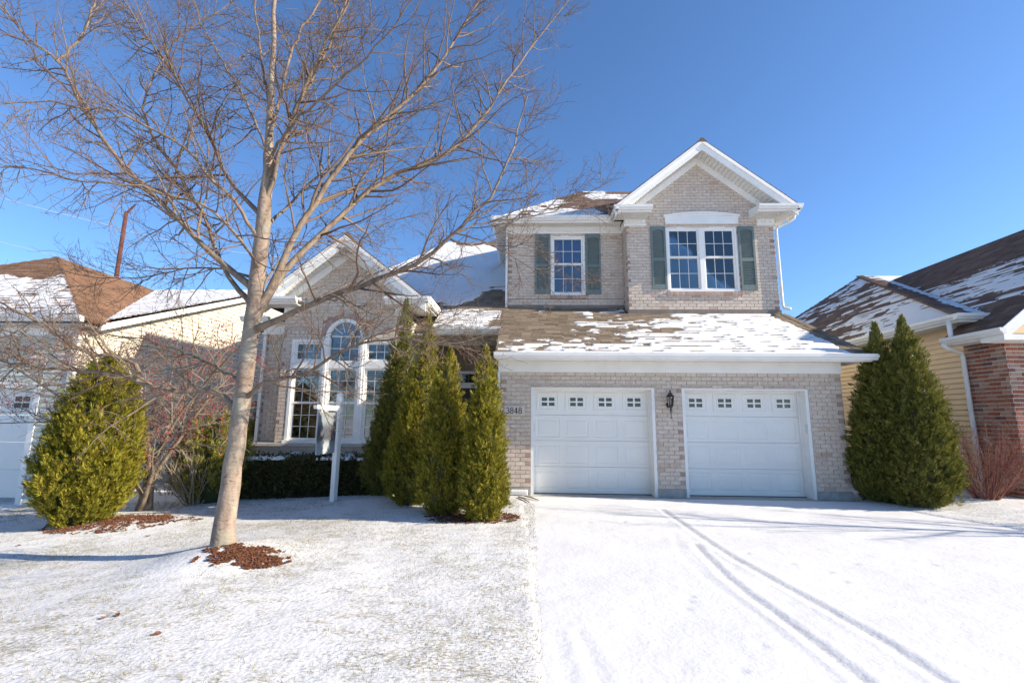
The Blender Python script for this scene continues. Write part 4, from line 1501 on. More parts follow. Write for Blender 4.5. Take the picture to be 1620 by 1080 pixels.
# ================================================================== things fixed to or standing at the garage
def lantern(loc):
    x, y, z = loc
    t = thing("wall_lantern", loc, "black carriage lantern with clear glass mounted between the garage doors", "lantern")
    g = G()
    g.tube([(x, y + 0.002, z - 0.05), (x, y + 0.002 - 0.02, z - 0.05)], 0.055, 12)
    g.build("back_plate", M_BLACK, t)
    yc = y - 0.13
    g = G()
    g.tube([(x, y, z - 0.04), (x, y - 0.05, z - 0.06), (x, yc, z - 0.05)], 0.011, 8)
    g.tube([(x, yc, z - 0.33), (x, yc, z - 0.31), (x, yc, z - 0.28), (x, yc, z - 0.19), (x, yc, z - 0.15), (x, yc, z - 0.12), (x, yc, z - 0.075), (x, yc, z - 0.07)],
           [0.002, 0.012, 0.006, 0.011, 0.022, 0.014, 0.05, 0.052], 10)
    g.build("bracket", M_BLACK, t, True)
    g = G()
    for i in range(6):
        a = math.pi / 3 * i
        c, s = math.cos(a), math.sin(a)
        g.tube([(x + 0.05 * c, yc + 0.05 * s, z - 0.07), (x + 0.066 * c, yc + 0.066 * s, z + 0.11)], 0.005, 5)
    g.build("cage", M_BLACK, t)
    g = G()
    g.tube([(x, yc, z + 0.105), (x, yc, z + 0.125), (x, yc, z + 0.16), (x, yc, z + 0.185), (x, yc, z + 0.20), (x, yc, z + 0.215), (x, yc, z + 0.235), (x, yc, z + 0.26)],
           [0.078, 0.076, 0.05, 0.03, 0.012, 0.02, 0.012, 0.002], 12)
    g.build("cap", M_BLACK, t, True)
    g = G()
    g.tube([(x, yc, z - 0.069), (x, yc, z + 0.104)], [0.045, 0.060], 6, False)
    g.build("glass", M_DARKGLASS, t)
    g = G()
    g.tube([(x, yc, z - 0.05), (x, yc, z + 0.0), (x, yc, z + 0.04), (x, yc, z + 0.07)], [0.012, 0.014, 0.022, 0.004], 8)
    g.build("bulb", M_WHITE, t, True)
    return t


lantern((2.80, -0.014, 1.86))

pq = at_y(813, 649, -0.03)
PX0, PX1, PZ0, PZ1 = pq[0] - 0.205, pq[0] + 0.205, pq[2] - 0.105, pq[2] + 0.105
PLQ = thing("house_number_plaque", (pq[0], -0.02, PZ0), "tan stone plaque with the house number 3848 beside the garage", "plaque")
g = G()
b = 0.012
g.hexa([(PX0, -0.013, PZ0), (PX1, -0.013, PZ0), (PX1, -0.013, PZ1), (PX0, -0.013, PZ1)][::1], [(PX0 + b, -0.04, PZ0 + b), (PX1 - b, -0.04, PZ0 + b), (PX1 - b, -0.04, PZ1 - b), (PX0 + b, -0.04, PZ1 - b)])
g.build("stone", M_PLAQUE, PLQ)


def arcpts(cx, cz, rx, rz, a0, a1, n=14):
    return [(cx + rx * math.cos(math.radians(a0 + (a1 - a0) * i / n)), cz + rz * math.sin(math.radians(a0 + (a1 - a0) * i / n))) for i in range(n + 1)]


DIGITS = {'3': [(arcpts(0.0, 0.72, 0.22, 0.24, 150, -90), 0.065), (arcpts(0.0, 0.25, 0.26, 0.245, 90, -150), 0.075), ([(-0.19, 0.80), (-0.19, 0.86)], 0.12), ([(-0.22, 0.10), (-0.22, 0.18)], 0.12)],
          '8': [(arcpts(0, 0.74, 0.20, 0.225, 0, 360, 22), 0.07), (arcpts(0, 0.265, 0.25, 0.25, 0, 360, 22), 0.075)],
          '4': [([(0.10, 0.02), (0.10, 0.97)], 0.095), ([(0.10, 0.97), (-0.27, 0.30)], 0.055), ([(-0.29, 0.28), (0.29, 0.28)], 0.06), ([(-0.03, 0.02), (0.23, 0.02)], 0.05)]}


def ribbon(g, pts, w, fn):
    P = np.array(pts, float)
    T = np.gradient(P, axis=0)
    T /= np.linalg.norm(T, axis=1, keepdims=True) + 1e-9
    N = np.stack([-T[:, 1], T[:, 0]], 1) * w / 2
    for i in range(len(P) - 1):
        q = [P[i] + N[i], P[i] - N[i], P[i + 1] - N[i + 1], P[i + 1] + N[i + 1]]
        g.add([fn(p) for p in q], [(0, 1, 2, 3)])


for k, ch in enumerate("3848"):
    cx = pq[0] - 0.129 + k * 0.086
    g = G()
    for j, (pts, w) in enumerate(DIGITS[ch]):
        ribbon(g, pts, w * 1.75, lambda p, j=j: (cx + p[0] * 0.122, -0.0412 - 0.0005 * j, PZ0 + 0.043 + p[1] * 0.124))
    g.build("digit", M_BLACK, PLQ)

# ribbed white drain outlet and a few sticks at the foot of the left pier
dr = at_z(816, 781, 0.06)
g = G()
xs0, xs1 = -0.46, -0.06
k = 14
path = [(xs0 + (xs1 - xs0) * i / (2 * k), -0.13, 0.075) for i in range(2 * k + 1)]
g.tube(path, [0.062 if i % 2 else 0.050 for i in range(2 * k + 1)], 12)
g.build("drain_pipe", M_WHITE, None, True, label="ribbed white drain pipe lying at the foot of the garage pier", category="pipe")
for i, (p, q, lab) in enumerate((((820, 785), (838, 794), "short brown stick lying closest to the drain pipe"), ((829, 784), (853, 791), "longer brown stick lying on the driveway corner by the drain pipe"))):
    a, c = at_z(*p, 0.035), at_z(*q, 0.03)
    G().tube([a, a * 0.6 + c * 0.4 + np.array([0.01, 0.01, 0.008]), c], [0.012, 0.016, 0.008], 6).build("stick", M_TWIG_S, None, label=lab, category="stick")


# ================================================================== yard sign
sp = at_z(527, 793, -0.02)
SGN = thing("yard_sign", (sp[0], sp[1], -0.05), "white wooden yard sign post with a hanging panel in front of the bay window", "sign")
ang = math.radians(-96)
ad = np.array([math.cos(ang), math.sin(ang), 0]); bd = np.array([-ad[1], ad[0], 0])
base = np.array([sp[0], sp[1], 0.0])


def obox(g, c, ha, hb, z0, z1):
    q = [c + ad * ha * i + bd * hb * j for i, j in ((-1, -1), (1, -1), (1, 1), (-1, 1))]
    g.hexa([(p[0], p[1], z0) for p in q], [(p[0], p[1], z1) for p in q])


rot = math.radians(28)
g = G()
pd = [np.array([math.cos(rot + i * math.pi / 2), math.sin(rot + i * math.pi / 2), 0]) * 0.066 for i in range(4)]
ht = 1.92
g.hexa([tuple(base + p + np.array([0, 0, -0.1])) for p in pd], [tuple(base + p + np.array([0, 0, ht])) for p in pd])
n0 = len(g.V)
g.add([tuple(base + p * 1.0 + np.array([0, 0, ht])) for p in pd] + [tuple(base + np.array([0, 0, ht + 0.06]))], [(0, 1, 4), (1, 2, 4), (2, 3, 4), (3, 0, 4)])
g.build("post", M_WHITE, SGN)
g = G()
ca_ = base + ad * 0.33
q = [(-0.20, -0.04), (0.62, -0.04), (0.86, -0.02), (0.88, 0.04), (0.62, 0.05), (-0.20, 0.05)]
g.prism([(a, b) for a, b in q], lambda p, t: tuple(base + ad * p[0] * 0.95 + bd * t + np.array([0, 0, 1.66 + p[1]])), -0.035, 0.035)
g.build("arm", M_WHITE, SGN)
g = G()
for a in (0.14, 0.66):
    g.tube([base + ad * a + np.array([0, 0, 1.63]), base + ad * a + np.array([0, 0, 1.585])], 0.004, 5)
g.build("hanger", M_BLACK, SGN)
m, nt, bs = new_mat("blurred_sign_print")
tcn = nt.nodes.new("ShaderNodeTexCoord")
sx = nt.nodes.new("ShaderNodeSeparateXYZ")
nt.links.new(tcn.outputs["Generated"], sx.inputs[0])
r1 = ramp(nt, [(0.0, (0.40, 0.43, 0.45)), (0.22, (0.30, 0.33, 0.36)), (0.38, (0.07, 0.08, 0.095)), (0.60, (0.08, 0.09, 0.11)), (0.80, (0.22, 0.245, 0.27)), (1.0, (0.22, 0.235, 0.25))])
r1.color_ramp.interpolation = 'EASE'
nt.links.new(sx.outputs[2], r1.inputs[0])
r2 = ramp(nt, [(0.0, (0.16, 0.16, 0.16)), (0.2, (0.0, 0.0, 0.0)), (0.8, (0.0, 0.0, 0.0)), (1.0, (0.16, 0.16, 0.16))])
r2.color_ramp.interpolation = 'EASE'
nt.links.new(sx.outputs[1], r2.inputs[0])
nt.links.new(r1.outputs[0], bs.inputs["Base Color"])
bs.inputs["Roughness"].default_value = 0.4
g = G()
obox(g, base + ad * 0.40, 0.31, 0.006, 0.86, 1.585)
g.build("panel", m, SGN)

# ================================================================== neighbour on the right: tan siding, red brick garage
NR = thing("tan_sided_house", (10.5, 0.0, 0.0), "tan sided house with red brick garage front and patchy brown roof", "house")
NX, NYF, NYJ = 9.30, -0.29, 0.57
JBR = G()
G().box(NX, 16.4, NYF, NYF + 0.2, -0.1, 3.26).build("wall", M_REDMORTAR, NR)
wr = G().box(NX, NX + 0.2, NYF + 0.2, NYJ, -0.1, 3.26).build("wall", M_REDMORTAR, NR)
lst = lay(0.06, 3.16, lambda z: [(-0.02, 7.1)], 0.0833, 0.225, 0.019, seed=21)
near = [b_ for b_ in lst if b_[0] < 0.75]
far_ = [b_ for b_ in lst if b_[0] >= 0.75]
bricks_into((NX, NYF, 0), (1, 0, 0), (0, -1, 0), near, 0.012, True, wr, JBR, JBR, ME_RED, None, 140)
bricks_into((NX, NYF, 0), (1, 0, 0), (0, -1, 0), far_, 0.012, True, wr, JBR, JBR, ME_RED, None, 0)
side = lay(0.06, 3.16, lambda z: [(0.0, NYJ - NYF + 0.006)], 0.0833, 0.225, 0.019, seed=22)
bricks_into((NX, NYJ, 0), (0, -1, 0), (-1, 0, 0), side, 0.012, True, wr, JBR, JBR, ME_RED, None, 160)
JBR.build("brick_courses", M_REDBRICK, NR, kind="stuff")
G().box(NX - 0.02, 16.4, NYF - 0.02, NYJ, -0.3, 0.055).build("foundation", M_CONC, NR)
G().box(NX + 0.01, NX + 0.2, NYJ, 11.5, -0.3, 3.8).build("wall", M_SIDING_TAN, NR)
G().box(NX + 0.2, 17.0, 11.3, 11.5, -0.3, 3.8).build("wall", M_SIDING_TAN, NR)


def siding(parent, mat, axis, fixed, a0, a1, z0, z1, lap, sgn, topf=None):
    """lap boards, each a part of its own"""
    z = z0
    while z < z1 - 0.01:
        e0, e1 = a0, a1
        if topf:
            r = topf(z + lap * 0.5)
            if r is None:
                z += lap
                continue
            e0, e1 = max(a0, r[0]), min(a1, r[1])
            if e1 - e0 < 0.05:
                z += lap
                continue
        g = G()
        prof = [(0.003, 0.0), (0.030, 0.0), (0.032, 0.010), (0.006, lap), (0.003, lap)]
        if axis == 'y':
            g.prism(prof, lambda p, a: (fixed + sgn * p[0], a, z + p[1]), e0, e1)
        else:
            g.prism(prof, lambda p, a: (a, fixed + sgn * p[0], z + p[1]), e0, e1)
        g.build("siding_board", mat, parent)
        z += lap


siding(NR, M_SIDING_TAN, 'y', NX + 0.01, NYJ, 11.5, -0.05, 3.73, 0.115, -1)
# roofs: P1 left hip end, P2 front slope, P3 left slope of the garage gable
EX, E1Z, E3Z = 8.86, 3.74, 3.28
CY = 0.11
AP = (12.97, 8.54, 7.18)
c1 = (EX, CY, E1Z)
s1 = (AP[2] - E1Z) / (AP[0] - EX)
backk = 4.6
bk = (EX, AP[1] + 6.0, E1Z)
RP1 = RoofPlane([c1, AP, bk], (2, 0))
s2 = (AP[2] - E1Z) / (AP[1] - CY)
RX3, RZ3 = 12.85, 6.49
GF = -0.73
m3 = (RZ3 - E3Z) / (RX3 - EX)
p2 = lambda x, y: (x, y, E1Z + s2 * (y - CY))
xv = lambda z: EX + (z - E3Z) / m3
vy = (RZ3 - E1Z) / s2 + CY
RP2 = RoofPlane([c1, (xv(E1Z) + 0.05, CY, E1Z), (xv(RZ3) + 0.05, vy, RZ3), (15.5, AP[1], AP[2]), AP], (0, 1))
RP3 = RoofPlane([(EX, GF, E3Z), (RX3, GF, RZ3), (RX3, vy, RZ3), (xv(E1Z), CY, E1Z), (xv(E1Z), NYJ - 0.03, E1Z), (EX, NYJ - 0.03, E3Z)], (5, 0))
RP3R = RoofPlane([(RX3, GF, RZ3), (16.84, GF, E3Z), (16.84, 8, E3Z), (RX3, 8, RZ3)], (1, 2))
RP2B = RoofPlane([AP, (15.5, AP[1], AP[2]), (18, AP[1] + 6.0, E1Z), bk], (2, 3))
JN = G()
for rp in (RP1, RP2, RP3, RP3R, RP2B):
    g = G(); rp.deck(g, 0.05)
    ro = g.build("roof", M_SHINGLE_D, NR)
    if rp in (RP1, RP2, RP3):
        shingle(rp, M_SHINGLE_D, ro, JN, 0, 33)
JN.build("shingle_courses", M_SHINGLE_D, NR, kind="stuff")
SNR = SnowMesh()
rowv = lambda u, v, f, sd: vnoise(u * f, np.floor(v / EXPO) * 5.7, sd)
snow_on(RP1, lambda u, v: -0.12 + 0.45 * sm(10.0, 14.0, u) + 1.9 * (fbm(u * 0.5 - v * 0.3, v * 0.8 + u * 0.2, 101) - 0.52) + 1.3 * (rowv(u, v, 1.7, 102) - 0.5) + 1.1 * sm(1.1, 0.2, v) * sm(11.0, 13.5, u), SNR, 41, solid=0.9, gap_p=0.3)
snow_on(RP2, lambda u, v: -0.25 + 1.1 * sm(0.30, 0.46, u - v * 0.47) + 1.2 * (fbm(u * 2.5, v * 1.2, 105) - 0.5) + 0.6 * (rowv(u, v, 4.0, 106) - 0.5), SNR, 42, solid=0.8, gap_p=0.6)


def cov3(u, v):
    Y = NYJ - u
    s_ = v / 5.1
    c = 0.55 - 2.0 * sm(0.52, 0.80, s_) - 2.2 * sm(0.26, 0.12, s_) * sm(1.0, 0.2, Y)
    c = c + 1.6 * (fbm(Y * 0.55 + s_ * 2, s_ * 4, 111) - 0.5) + 1.5 * (rowv(Y, v, 1.6, 112) - 0.5)
    return c


snow_on(RP3, cov3, SNR, 43, solid=0.9, gap_p=0.45)
SNR.build("roof_snow", M_SNOW, None, kind="stuff", label="streaky snow on the brown roof of the tan sided house", category="snow")
g = G()
for i in range(26):
    t0, t1 = i / 26, (i + 1.1) / 26
    p0 = np.array(c1) * (1 - t0) + np.array(AP) * t0
    p1_ = np.array(c1) * (1 - t1) + np.array(AP) * t1
    sd = np.array([0.10, -0.06, 0.0])
    g.hexa([p0 - sd, p0 + sd, p1_ + sd, p1_ - sd], [p0 - sd * 0.7 + (0, 0, 0.05), p0 + sd * 0.7 + (0, 0, 0.05), p1_ + sd * 0.7 + (0, 0, 0.03), p1_ - sd * 0.7 + (0, 0, 0.03)])
g.build("ridge_cap", M_SHINGLE_D, NR)
gutter_y(CY, 13.0, EX + 0.02, E1Z + 0.0, -1, "gutter", NR)
gutter_x(EX - 0.10, 9.9, CY + 0.01, E1Z, "gutter", NR)
G().box(EX + 0.02, EX + 0.045, CY + 0.03, 13.0, E1Z - 0.16, E1Z - 0.002).build("fascia", M_WHITE, NR)
soffit_y(EX + 0.045, NX + 0.01, CY + 0.03, 11.5, E1Z - 0.165, "soffit", NR)
G().box(EX + 0.05, 9.88, CY + 0.015, CY + 0.04, E1Z - 0.16, E1Z - 0.002).build("fascia", M_WHITE, NR)
soffit_x(NX + 0.01, 9.88, CY + 0.04, NYJ, E1Z - 0.165, "soffit", NR)
gutter_y(GF - 0.07, NYJ - 0.05, EX + 0.02, E3Z, -1, "gutter", NR)
G().box(EX + 0.02, EX + 0.045, GF + 0.02, NYJ - 0.05, E3Z - 0.15, E3Z - 0.002).build("fascia", M_WHITE, NR)
soffit_y(EX + 0.045, NX, GF + 0.04, NYJ - 0.01, E3Z - 0.15, "soffit", NR)
# front gable of the brick garage
for sgn in (-1, 1):
    g = G()
    xt = RX3 + sgn * (RX3 - EX)
    poly = [(RX3, RZ3 + 0.0), (xt, E3Z), (xt, E3Z - 0.24), (RX3, RZ3 - 0.26)]
    g.prism(poly, lambda p, a: (p[0], a, p[1]), GF - 0.02, GF + 0.02)
    g.build("rake_fascia", M_WHITE, NR)
g = G()
g.prism([(NX, 3.15), (16.4, 3.15), (RX3, RZ3 - 0.2)], lambda p, a: (p[0], a, p[1]), NYF, NYF + 0.1)
g.build("gable_wall", M_SIDING_TAN, NR)
G().box(EX, 16.7, GF + 0.02, NYF, 3.06, 3.17).build("frieze_board", M_WHITE, NR)
vent = G().box(10.2, 15.5, NYF - 0.05, NYF - 0.001, 3.25, 3.32).build("gable_vent", M_WHITE, NR)
for i in range(9):
    z = 3.34 + i * 0.1
    G().box(10.15 + i * 0.125, 15.55 - i * 0.125, NYF - 0.035, NYF - 0.006, z, z + 0.07).build("vent_slat", M_SIDING_TAN, vent)
g = G()
g.tube([(8.79, 0.26, 3.62), (8.79, 0.26, 3.32), (8.83, 0.30, 3.24)], 0.044, 8)
g.build("downspout", M_GUTTER, NR, True)
g = G()
g.tube([(8.78, 0.44, 3.17), (8.80, 0.46, 3.10), (8.95, 0.50, 3.05), (9.20, 0.54, 3.00), (9.235, 0.55, 2.90), (9.235, 0.55, 0.16), (9.18, 0.50, 0.10)], 0.043, 8)
g.build("downspout", M_GUTTER, NR, True)
vp = RP1.pt(3.2, 0.9)
g = G().tube([vp, vp + (0, 0, 0.35)], 0.05, 10)
g.tube([vp + (0, 0, 0.30), vp + (0, 0, 0.37)], 0.085, 10)
g.build("vent_pipe", M_WHITE, NR)

# ================================================================== neighbour on the left: cream siding, its front coloured in a shade tone
NL = thing("cream_sided_house", (-13.0, 1.0, -0.2), "cream sided house with rust brown hip roof beyond the crabapple", "house")
LXc, LYf = -9.25, -0.60
G().box(LXc - 0.2, LXc - 0.02, LYf + 0.05, 10, -0.5, 3.5).build("wall", M_SIDING_CREAM, NL)
g = G()
for (a, b, c, d) in panel_holes(-18.5, LXc - 0.02, -0.5, 3.45, [(-12.55, -9.98, -1, 2.02)]):
    g.box(a, b, LYf + 0.02, LYf + 0.2, c, d)
g.build("wall", M_SIDING_SHADE, NL)
mk_rake = lambda y: 3.43 + 0.386 * (y + 0.43)
siding(NL, M_SIDING_CREAM, 'y', LXc - 0.02, LYf + 0.02, 10.0, -0.2, 5.75, 0.115, 1, lambda z: (LYf if z < 3.3 else (z - 3.43 + 0.12) / 0.386 - 0.43, 10.0 if z < 3.3 else 12.4 - ((z - 3.43 + 0.12) / 0.386)))
siding(NL, M_SIDING_SHADE, 'x', LYf + 0.02, -9.86, LXc - 0.01, -0.2, 3.35, 0.115, -1)
siding(NL, M_SIDING_SHADE, 'x', LYf + 0.02, -15.5, -9.86, 2.15, 3.35, 0.115, -1)
G().box(LXc - 0.10, LXc + 0.012, LYf - 0.02, LYf + 0.06, -0.3, 3.4).build("corner_post", M_WHITE, NL)
g = G()
g.box(-9.98, -9.86, LYf - 0.02, LYf + 0.15, -0.4, 2.14)
g.box(-12.67, -12.55, LYf - 0.02, LYf + 0.15, -0.4, 2.14)
g.box(-12.55, -9.98, LYf - 0.02, LYf + 0.15, 2.02, 2.14)
g.build("door_jamb", M_WHITE, NL)
ld = None
for k in range(4):
    z0 = -0.12 + k * 0.535
    g = G()
    g.box(-12.55, -9.98, LYf + 0.10, LYf + 0.13, z0 + 0.004, z0 + 0.531)
    for i in range(4):
        c = -12.55 + (i + 0.5) * 0.6425
        if k < 3:
            for ins, dep in ((0.0, 0.094), (0.03, 0.088)):
                g.box(c - 0.25 + ins, c + 0.25 - ins, LYf + dep, LYf + dep + 0.006, z0 + 0.08 + ins, z0 + 0.45 - ins)
    if ld is None:
        ld = g.build("garage_door", M_DOOR, NL)
    else:
        g.build("door_section", M_DOOR, ld)
for i in range(4):
    c = -12.55 + (i + 0.5) * 0.6425
    G().box(c - 0.20, c + 0.20, LYf + 0.085, LYf + 0.099, 1.58, 1.90).build("window_frame", M_WHITE, ld)
    for dx in (-0.085, 0.085):
        for dz in (-0.065, 0.065):
            G().box(c + dx - 0.07, c + dx + 0.07, LYf + 0.080, LYf + 0.084, 1.74 + dz - 0.05, 1.74 + dz + 0.05).build("pane", M_BLACK, ld)
HA = (-13.4, 2.5, 5.9)
LE = (-8.87, -1.0, 3.4)
RPa = RoofPlane([LE, HA, (-18.0, -1.0, 3.4)], (2, 0))
sB = (HA[2] - LE[2]) / (LE[0] - HA[0])
RPb = RoofPlane([LE, (-8.87, -0.45, 3.4), (-13.4, 6.0, 5.9), HA], (0, 1))
RPc = RoofPlane([(-8.95, -0.43, 3.43), (-8.95, 6.0, 5.912), (-13.4, 6.0, 5.912)], (0, 1))
RPc.u = np.array([-1.0, 0, 0]); RPc.v = np.array([0, 1, 0.386]) / math.hypot(1, 0.386); RPc.n = np.array([0, -0.386, 1]) / math.hypot(1, 0.386)
RPc.O = np.array([-8.95, -0.43, 3.43]); RPc.poly = [((p - RPc.O) @ RPc.u, (p - RPc.O) @ RPc.v) for p in RPc.P]; RPc.vmin = 0; RPc.vmax = max(q[1] for q in RPc.poly)
RPd = RoofPlane([(-8.95, 6.0, 5.912), (-13.4, 6.0, 5.912), (-13.4, 12.4, 3.44), (-8.95, 12.4, 3.44)], (3, 2))
JL = G()
for rp in (RPa, RPb, RPc, RPd):
    g = G(); rp.deck(g, 0.05)
    ro = g.build("roof", M_SHINGLE_R, NL)
    if rp is not RPd:
        shingle(rp, M_SHINGLE_R, ro, JL, 0, 51)
JL.build("shingle_courses", M_SHINGLE_R, NL, kind="stuff")
SNL = SnowMesh()
snow_on(RPa, lambda u, v: 0.5 - 1.9 * sm(2.0, 3.4, v + 1.2 * (fbm(u * 0.8, v * 1.2, 121) - 0.5)) + 1.0 * (fbm(u * 1.2, v * 2.5, 123) - 0.5) + 1.1 * (vnoise(u * 3, np.floor(v / EXPO) * 7.1, 128) - 0.5), SNL, 61, solid=0.8, gap_p=0.4)
snow_on(RPc, lambda u, v: 0.55 + 0.8 * (fbm(u, v, 125) - 0.5) + 0.8 * (vnoise(u * 3, np.floor(v / EXPO) * 7.1, 127) - 0.5), SNL, 62, solid=0.9, gap_p=0.5)
SNL.build("roof_snow", M_SNOW, None, kind="stuff", label="snow on the front slopes of the cream sided house", category="snow")
g = G()
g.prism([(-0.45, 3.43), (6.0, 5.92), (6.0, 5.72), (-0.45, 3.23)], lambda p, a: (a, p[0], p[1]), -8.99, -8.95)
g.build("rake_fascia", M_WHITE, NL)
g = G()
g.prism([(-0.40, 3.30), (6.0, 5.74), (6.0, 5.70), (-0.40, 3.26)], lambda p, a: (a, p[0], p[1]), LXc, -8.99)
g.build("soffit", M_OFFWHITE, NL)
gutter_x(-18.0, -8.80, -1.0, 3.42, "gutter", NL)
soffit_x(-18.0, -8.9, -0.98, LYf, 3.26, "soffit", NL)
G().box(-18.0, LXc, LYf - 0.03, LYf - 0.004, 3.10, 3.255).build("frieze_board", M_WHITE, NL)

# ================================================================== plants
def norm(a):
    return a / (np.linalg.norm(a, axis=-1, keepdims=True) + 1e-12)


def gz1(x, y):
    return float(ground_z(np.array([x]), np.array([y]))[0])


def paths(start, d, length, n, wiggle, up, rg, zig=0.0):
    N = len(start)
    P = np.zeros((N, n, 3))
    P[:, 0] = start
    d = norm(d)
    step = (length / (n - 1))[:, None]
    side = norm(np.cross(d, rg.normal(size=(N, 3))))
    for i in range(n - 1):
        d = norm(d + wiggle * rg.normal(size=(N, 3)) + np.array([0, 0, up]) + (zig * (1 if i % 2 else -1)) * side)
        P[:, i + 1] = P[:, i] + d * step
    return P


def spawn(P, R, count, t0, t1, ang, rg):
    """children along parents: start, direction, parent param, parent radius there"""
    N, n, _ = P.shape
    idx = np.repeat(np.arange(N), count)
    k = len(idx)
    t = t0 + (t1 - t0) * ((np.tile(np.arange(count), N) + rg.uniform(0, 1, k)) / count)
    f = t * (n - 1)
    i0 = np.minimum(f.astype(int), n - 2)
    w = (f - i0)[:, None]
    st = P[idx, i0] * (1 - w) + P[idx, i0 + 1] * w
    tg = norm(P[idx, i0 + 1] - P[idx, i0])
    ax = norm(np.cross(tg, rg.normal(size=(k, 3))))
    a = rg.uniform(ang[0], ang[1], k)[:, None]
    d = tg * np.cos(a) + ax * np.sin(a)
    pr = R[idx, i0] * (1 - w[:, 0]) + R[idx, i0 + 1] * w[:, 0]
    return st, d, t, pr


def taper(r0, r1, n, p=1.0):
    s = np.linspace(0, 1, n)[None, :] ** p
    return r0[:, None] * (1 - s) + r1[:, None] * s


def merge(parts):
    V, F, n0 = [], [], 0
    for v, f in parts:
        V.append(np.asarray(v)); F.append(np.asarray(f) + n0)
        n0 += len(v)
    return np.vstack(V), np.vstack(F)


def resample(pts, n):
    P = np.array(pts, float)
    # Catmull-Rom through the guide points
    Q = np.vstack([2 * P[0] - P[1], P, 2 * P[-1] - P[-2]])
    out = []
    for i in range(len(P) - 1):
        p0, p1, p2, p3 = Q[i], Q[i + 1], Q[i + 2], Q[i + 3]
        for t in np.linspace(0, 1, 8, endpoint=False):
            out.append(0.5 * ((2 * p1) + (-p0 + p2) * t + (2 * p0 - 5 * p1 + 4 * p2 - p3) * t * t + (-p0 + 3 * p1 - 3 * p2 + p3) * t ** 3))
    out.append(P[-1])
    out = np.array(out)
    L = np.concatenate([[0], np.cumsum(np.linalg.norm(np.diff(out, axis=0), axis=1))])
    s = np.linspace(0, L[-1], n)
    return np.stack([np.interp(s, L, out[:, k]) for k in range(3)], 1), L[-1]


def twig_set(P, R, rg, c2, len2, c3, len3, c4, len4, up=(0.05, 0.06, 0.05), t0=0.18, ends=None, ang=(0.5, 1.1)):
    """second, third and fourth order twigs on a set of limbs; returns two lists of (V,F)"""
    a, b = [], []
    st, d, t, pr = spawn(P, R, c2, t0, 0.98, ang, rg)
    L = len2 * rg.uniform(0.5, 1.15, len(st)) * (1.1 - 0.62 * t)
    r0 = np.minimum(pr * 0.62, 0.004 + 0.011 * L)
    P2 = paths(st, d, L, 9, 0.13, up[0], rg, 0.07)
    R2 = taper(r0, np.full(len(st), 0.0022), 9)
    a.append(tube_arrays(P2, R2, 5))
    st, d, t, pr = spawn(P2, R2, c3, 0.12, 1.0, (0.45, 1.15), rg)
    L = len3 * rg.uniform(0.45, 1.3, len(st)) * (1.1 - 0.5 * t)
    P3 = paths(st, d, L, 6, 0.17, up[1], rg, 0.16)
    R3 = taper(np.minimum(pr * 0.75, 0.0042), np.full(len(st), 0.0017), 6)
    b.append(tube_arrays(P3, R3, 3))
    if c4:
        st, d, t, pr = spawn(P3, R3, c4, 0.2, 1.0, (0.5, 1.2), rg)
        L = len4 * rg.uniform(0.4, 1.4, len(st))
        P4 = paths(st, d, L, 4, 0.2, up[2], rg, 0.2)
        R4 = taper(np.minimum(pr * 0.8, 0.0027), np.full(len(st), 0.0014), 4)
        b.append(tube_arrays(P4, R4, 3))
        if ends is not None:
            ends.append(P4[:, -1])
    return a, b


# ------------------------------------------------------------------ the bare lawn tree
TZ = gz1(*TREE)
BT = thing("bare_tree", (TREE[0], TREE[1], TZ), "tall bare tree with tan bark on the mulch mound of the lawn", "tree")
rg = np.random.default_rng(5)
ty = TREE[1]
tp = [at_y(353, 872, ty) - np.array([0, 0, 0.15])] + [at_y(x, y, ty + dy) for x, y, dy in ((353, 862, 0), (358, 815, 0), (367, 745, 0), (378, 670, 0), (388, 600, 0), (397, 525, 0), (406, 455, 0), (414, 385, 0), (421, 310, 0.02), (426, 235, 0.05), (429, 150, 0.05), (432, 50, 0.08), (436, -60, 0.1), (442, -180, 0.1))]
TP, tl = resample(tp, 44)
tr = np.interp(np.linspace(0, 1, 44), [0, 0.015, 0.05, 0.15, 0.30, 0.42, 0.50, 0.58, 0.66, 0.76, 0.88, 1.0], [0.175, 0.140, 0.108, 0.094, 0.088, 0.086, 0.066, 0.046, 0.034, 0.027, 0.020, 0.012])
TP[2:-1, :2] += 0.006 * rg.normal(size=(41, 2))
V, F = tube_arrays(TP[None], tr[None], 16)
V = np.array(V)
ang_ = np.arctan2(V[:, 1] - np.repeat(TP[:, 1], 16), V[:, 0] - np.repeat(TP[:, 0], 16))
lump = 1 + 0.06 * (fbm(ang_ * 1.5 + 9, V[:, 2] * 3, 201) - 0.5)
cc = np.repeat(TP, 16, axis=0)
V = cc + (V - cc) * lump[:, None]
mesh_obj("trunk", V, F, M_BARK, BT, True)
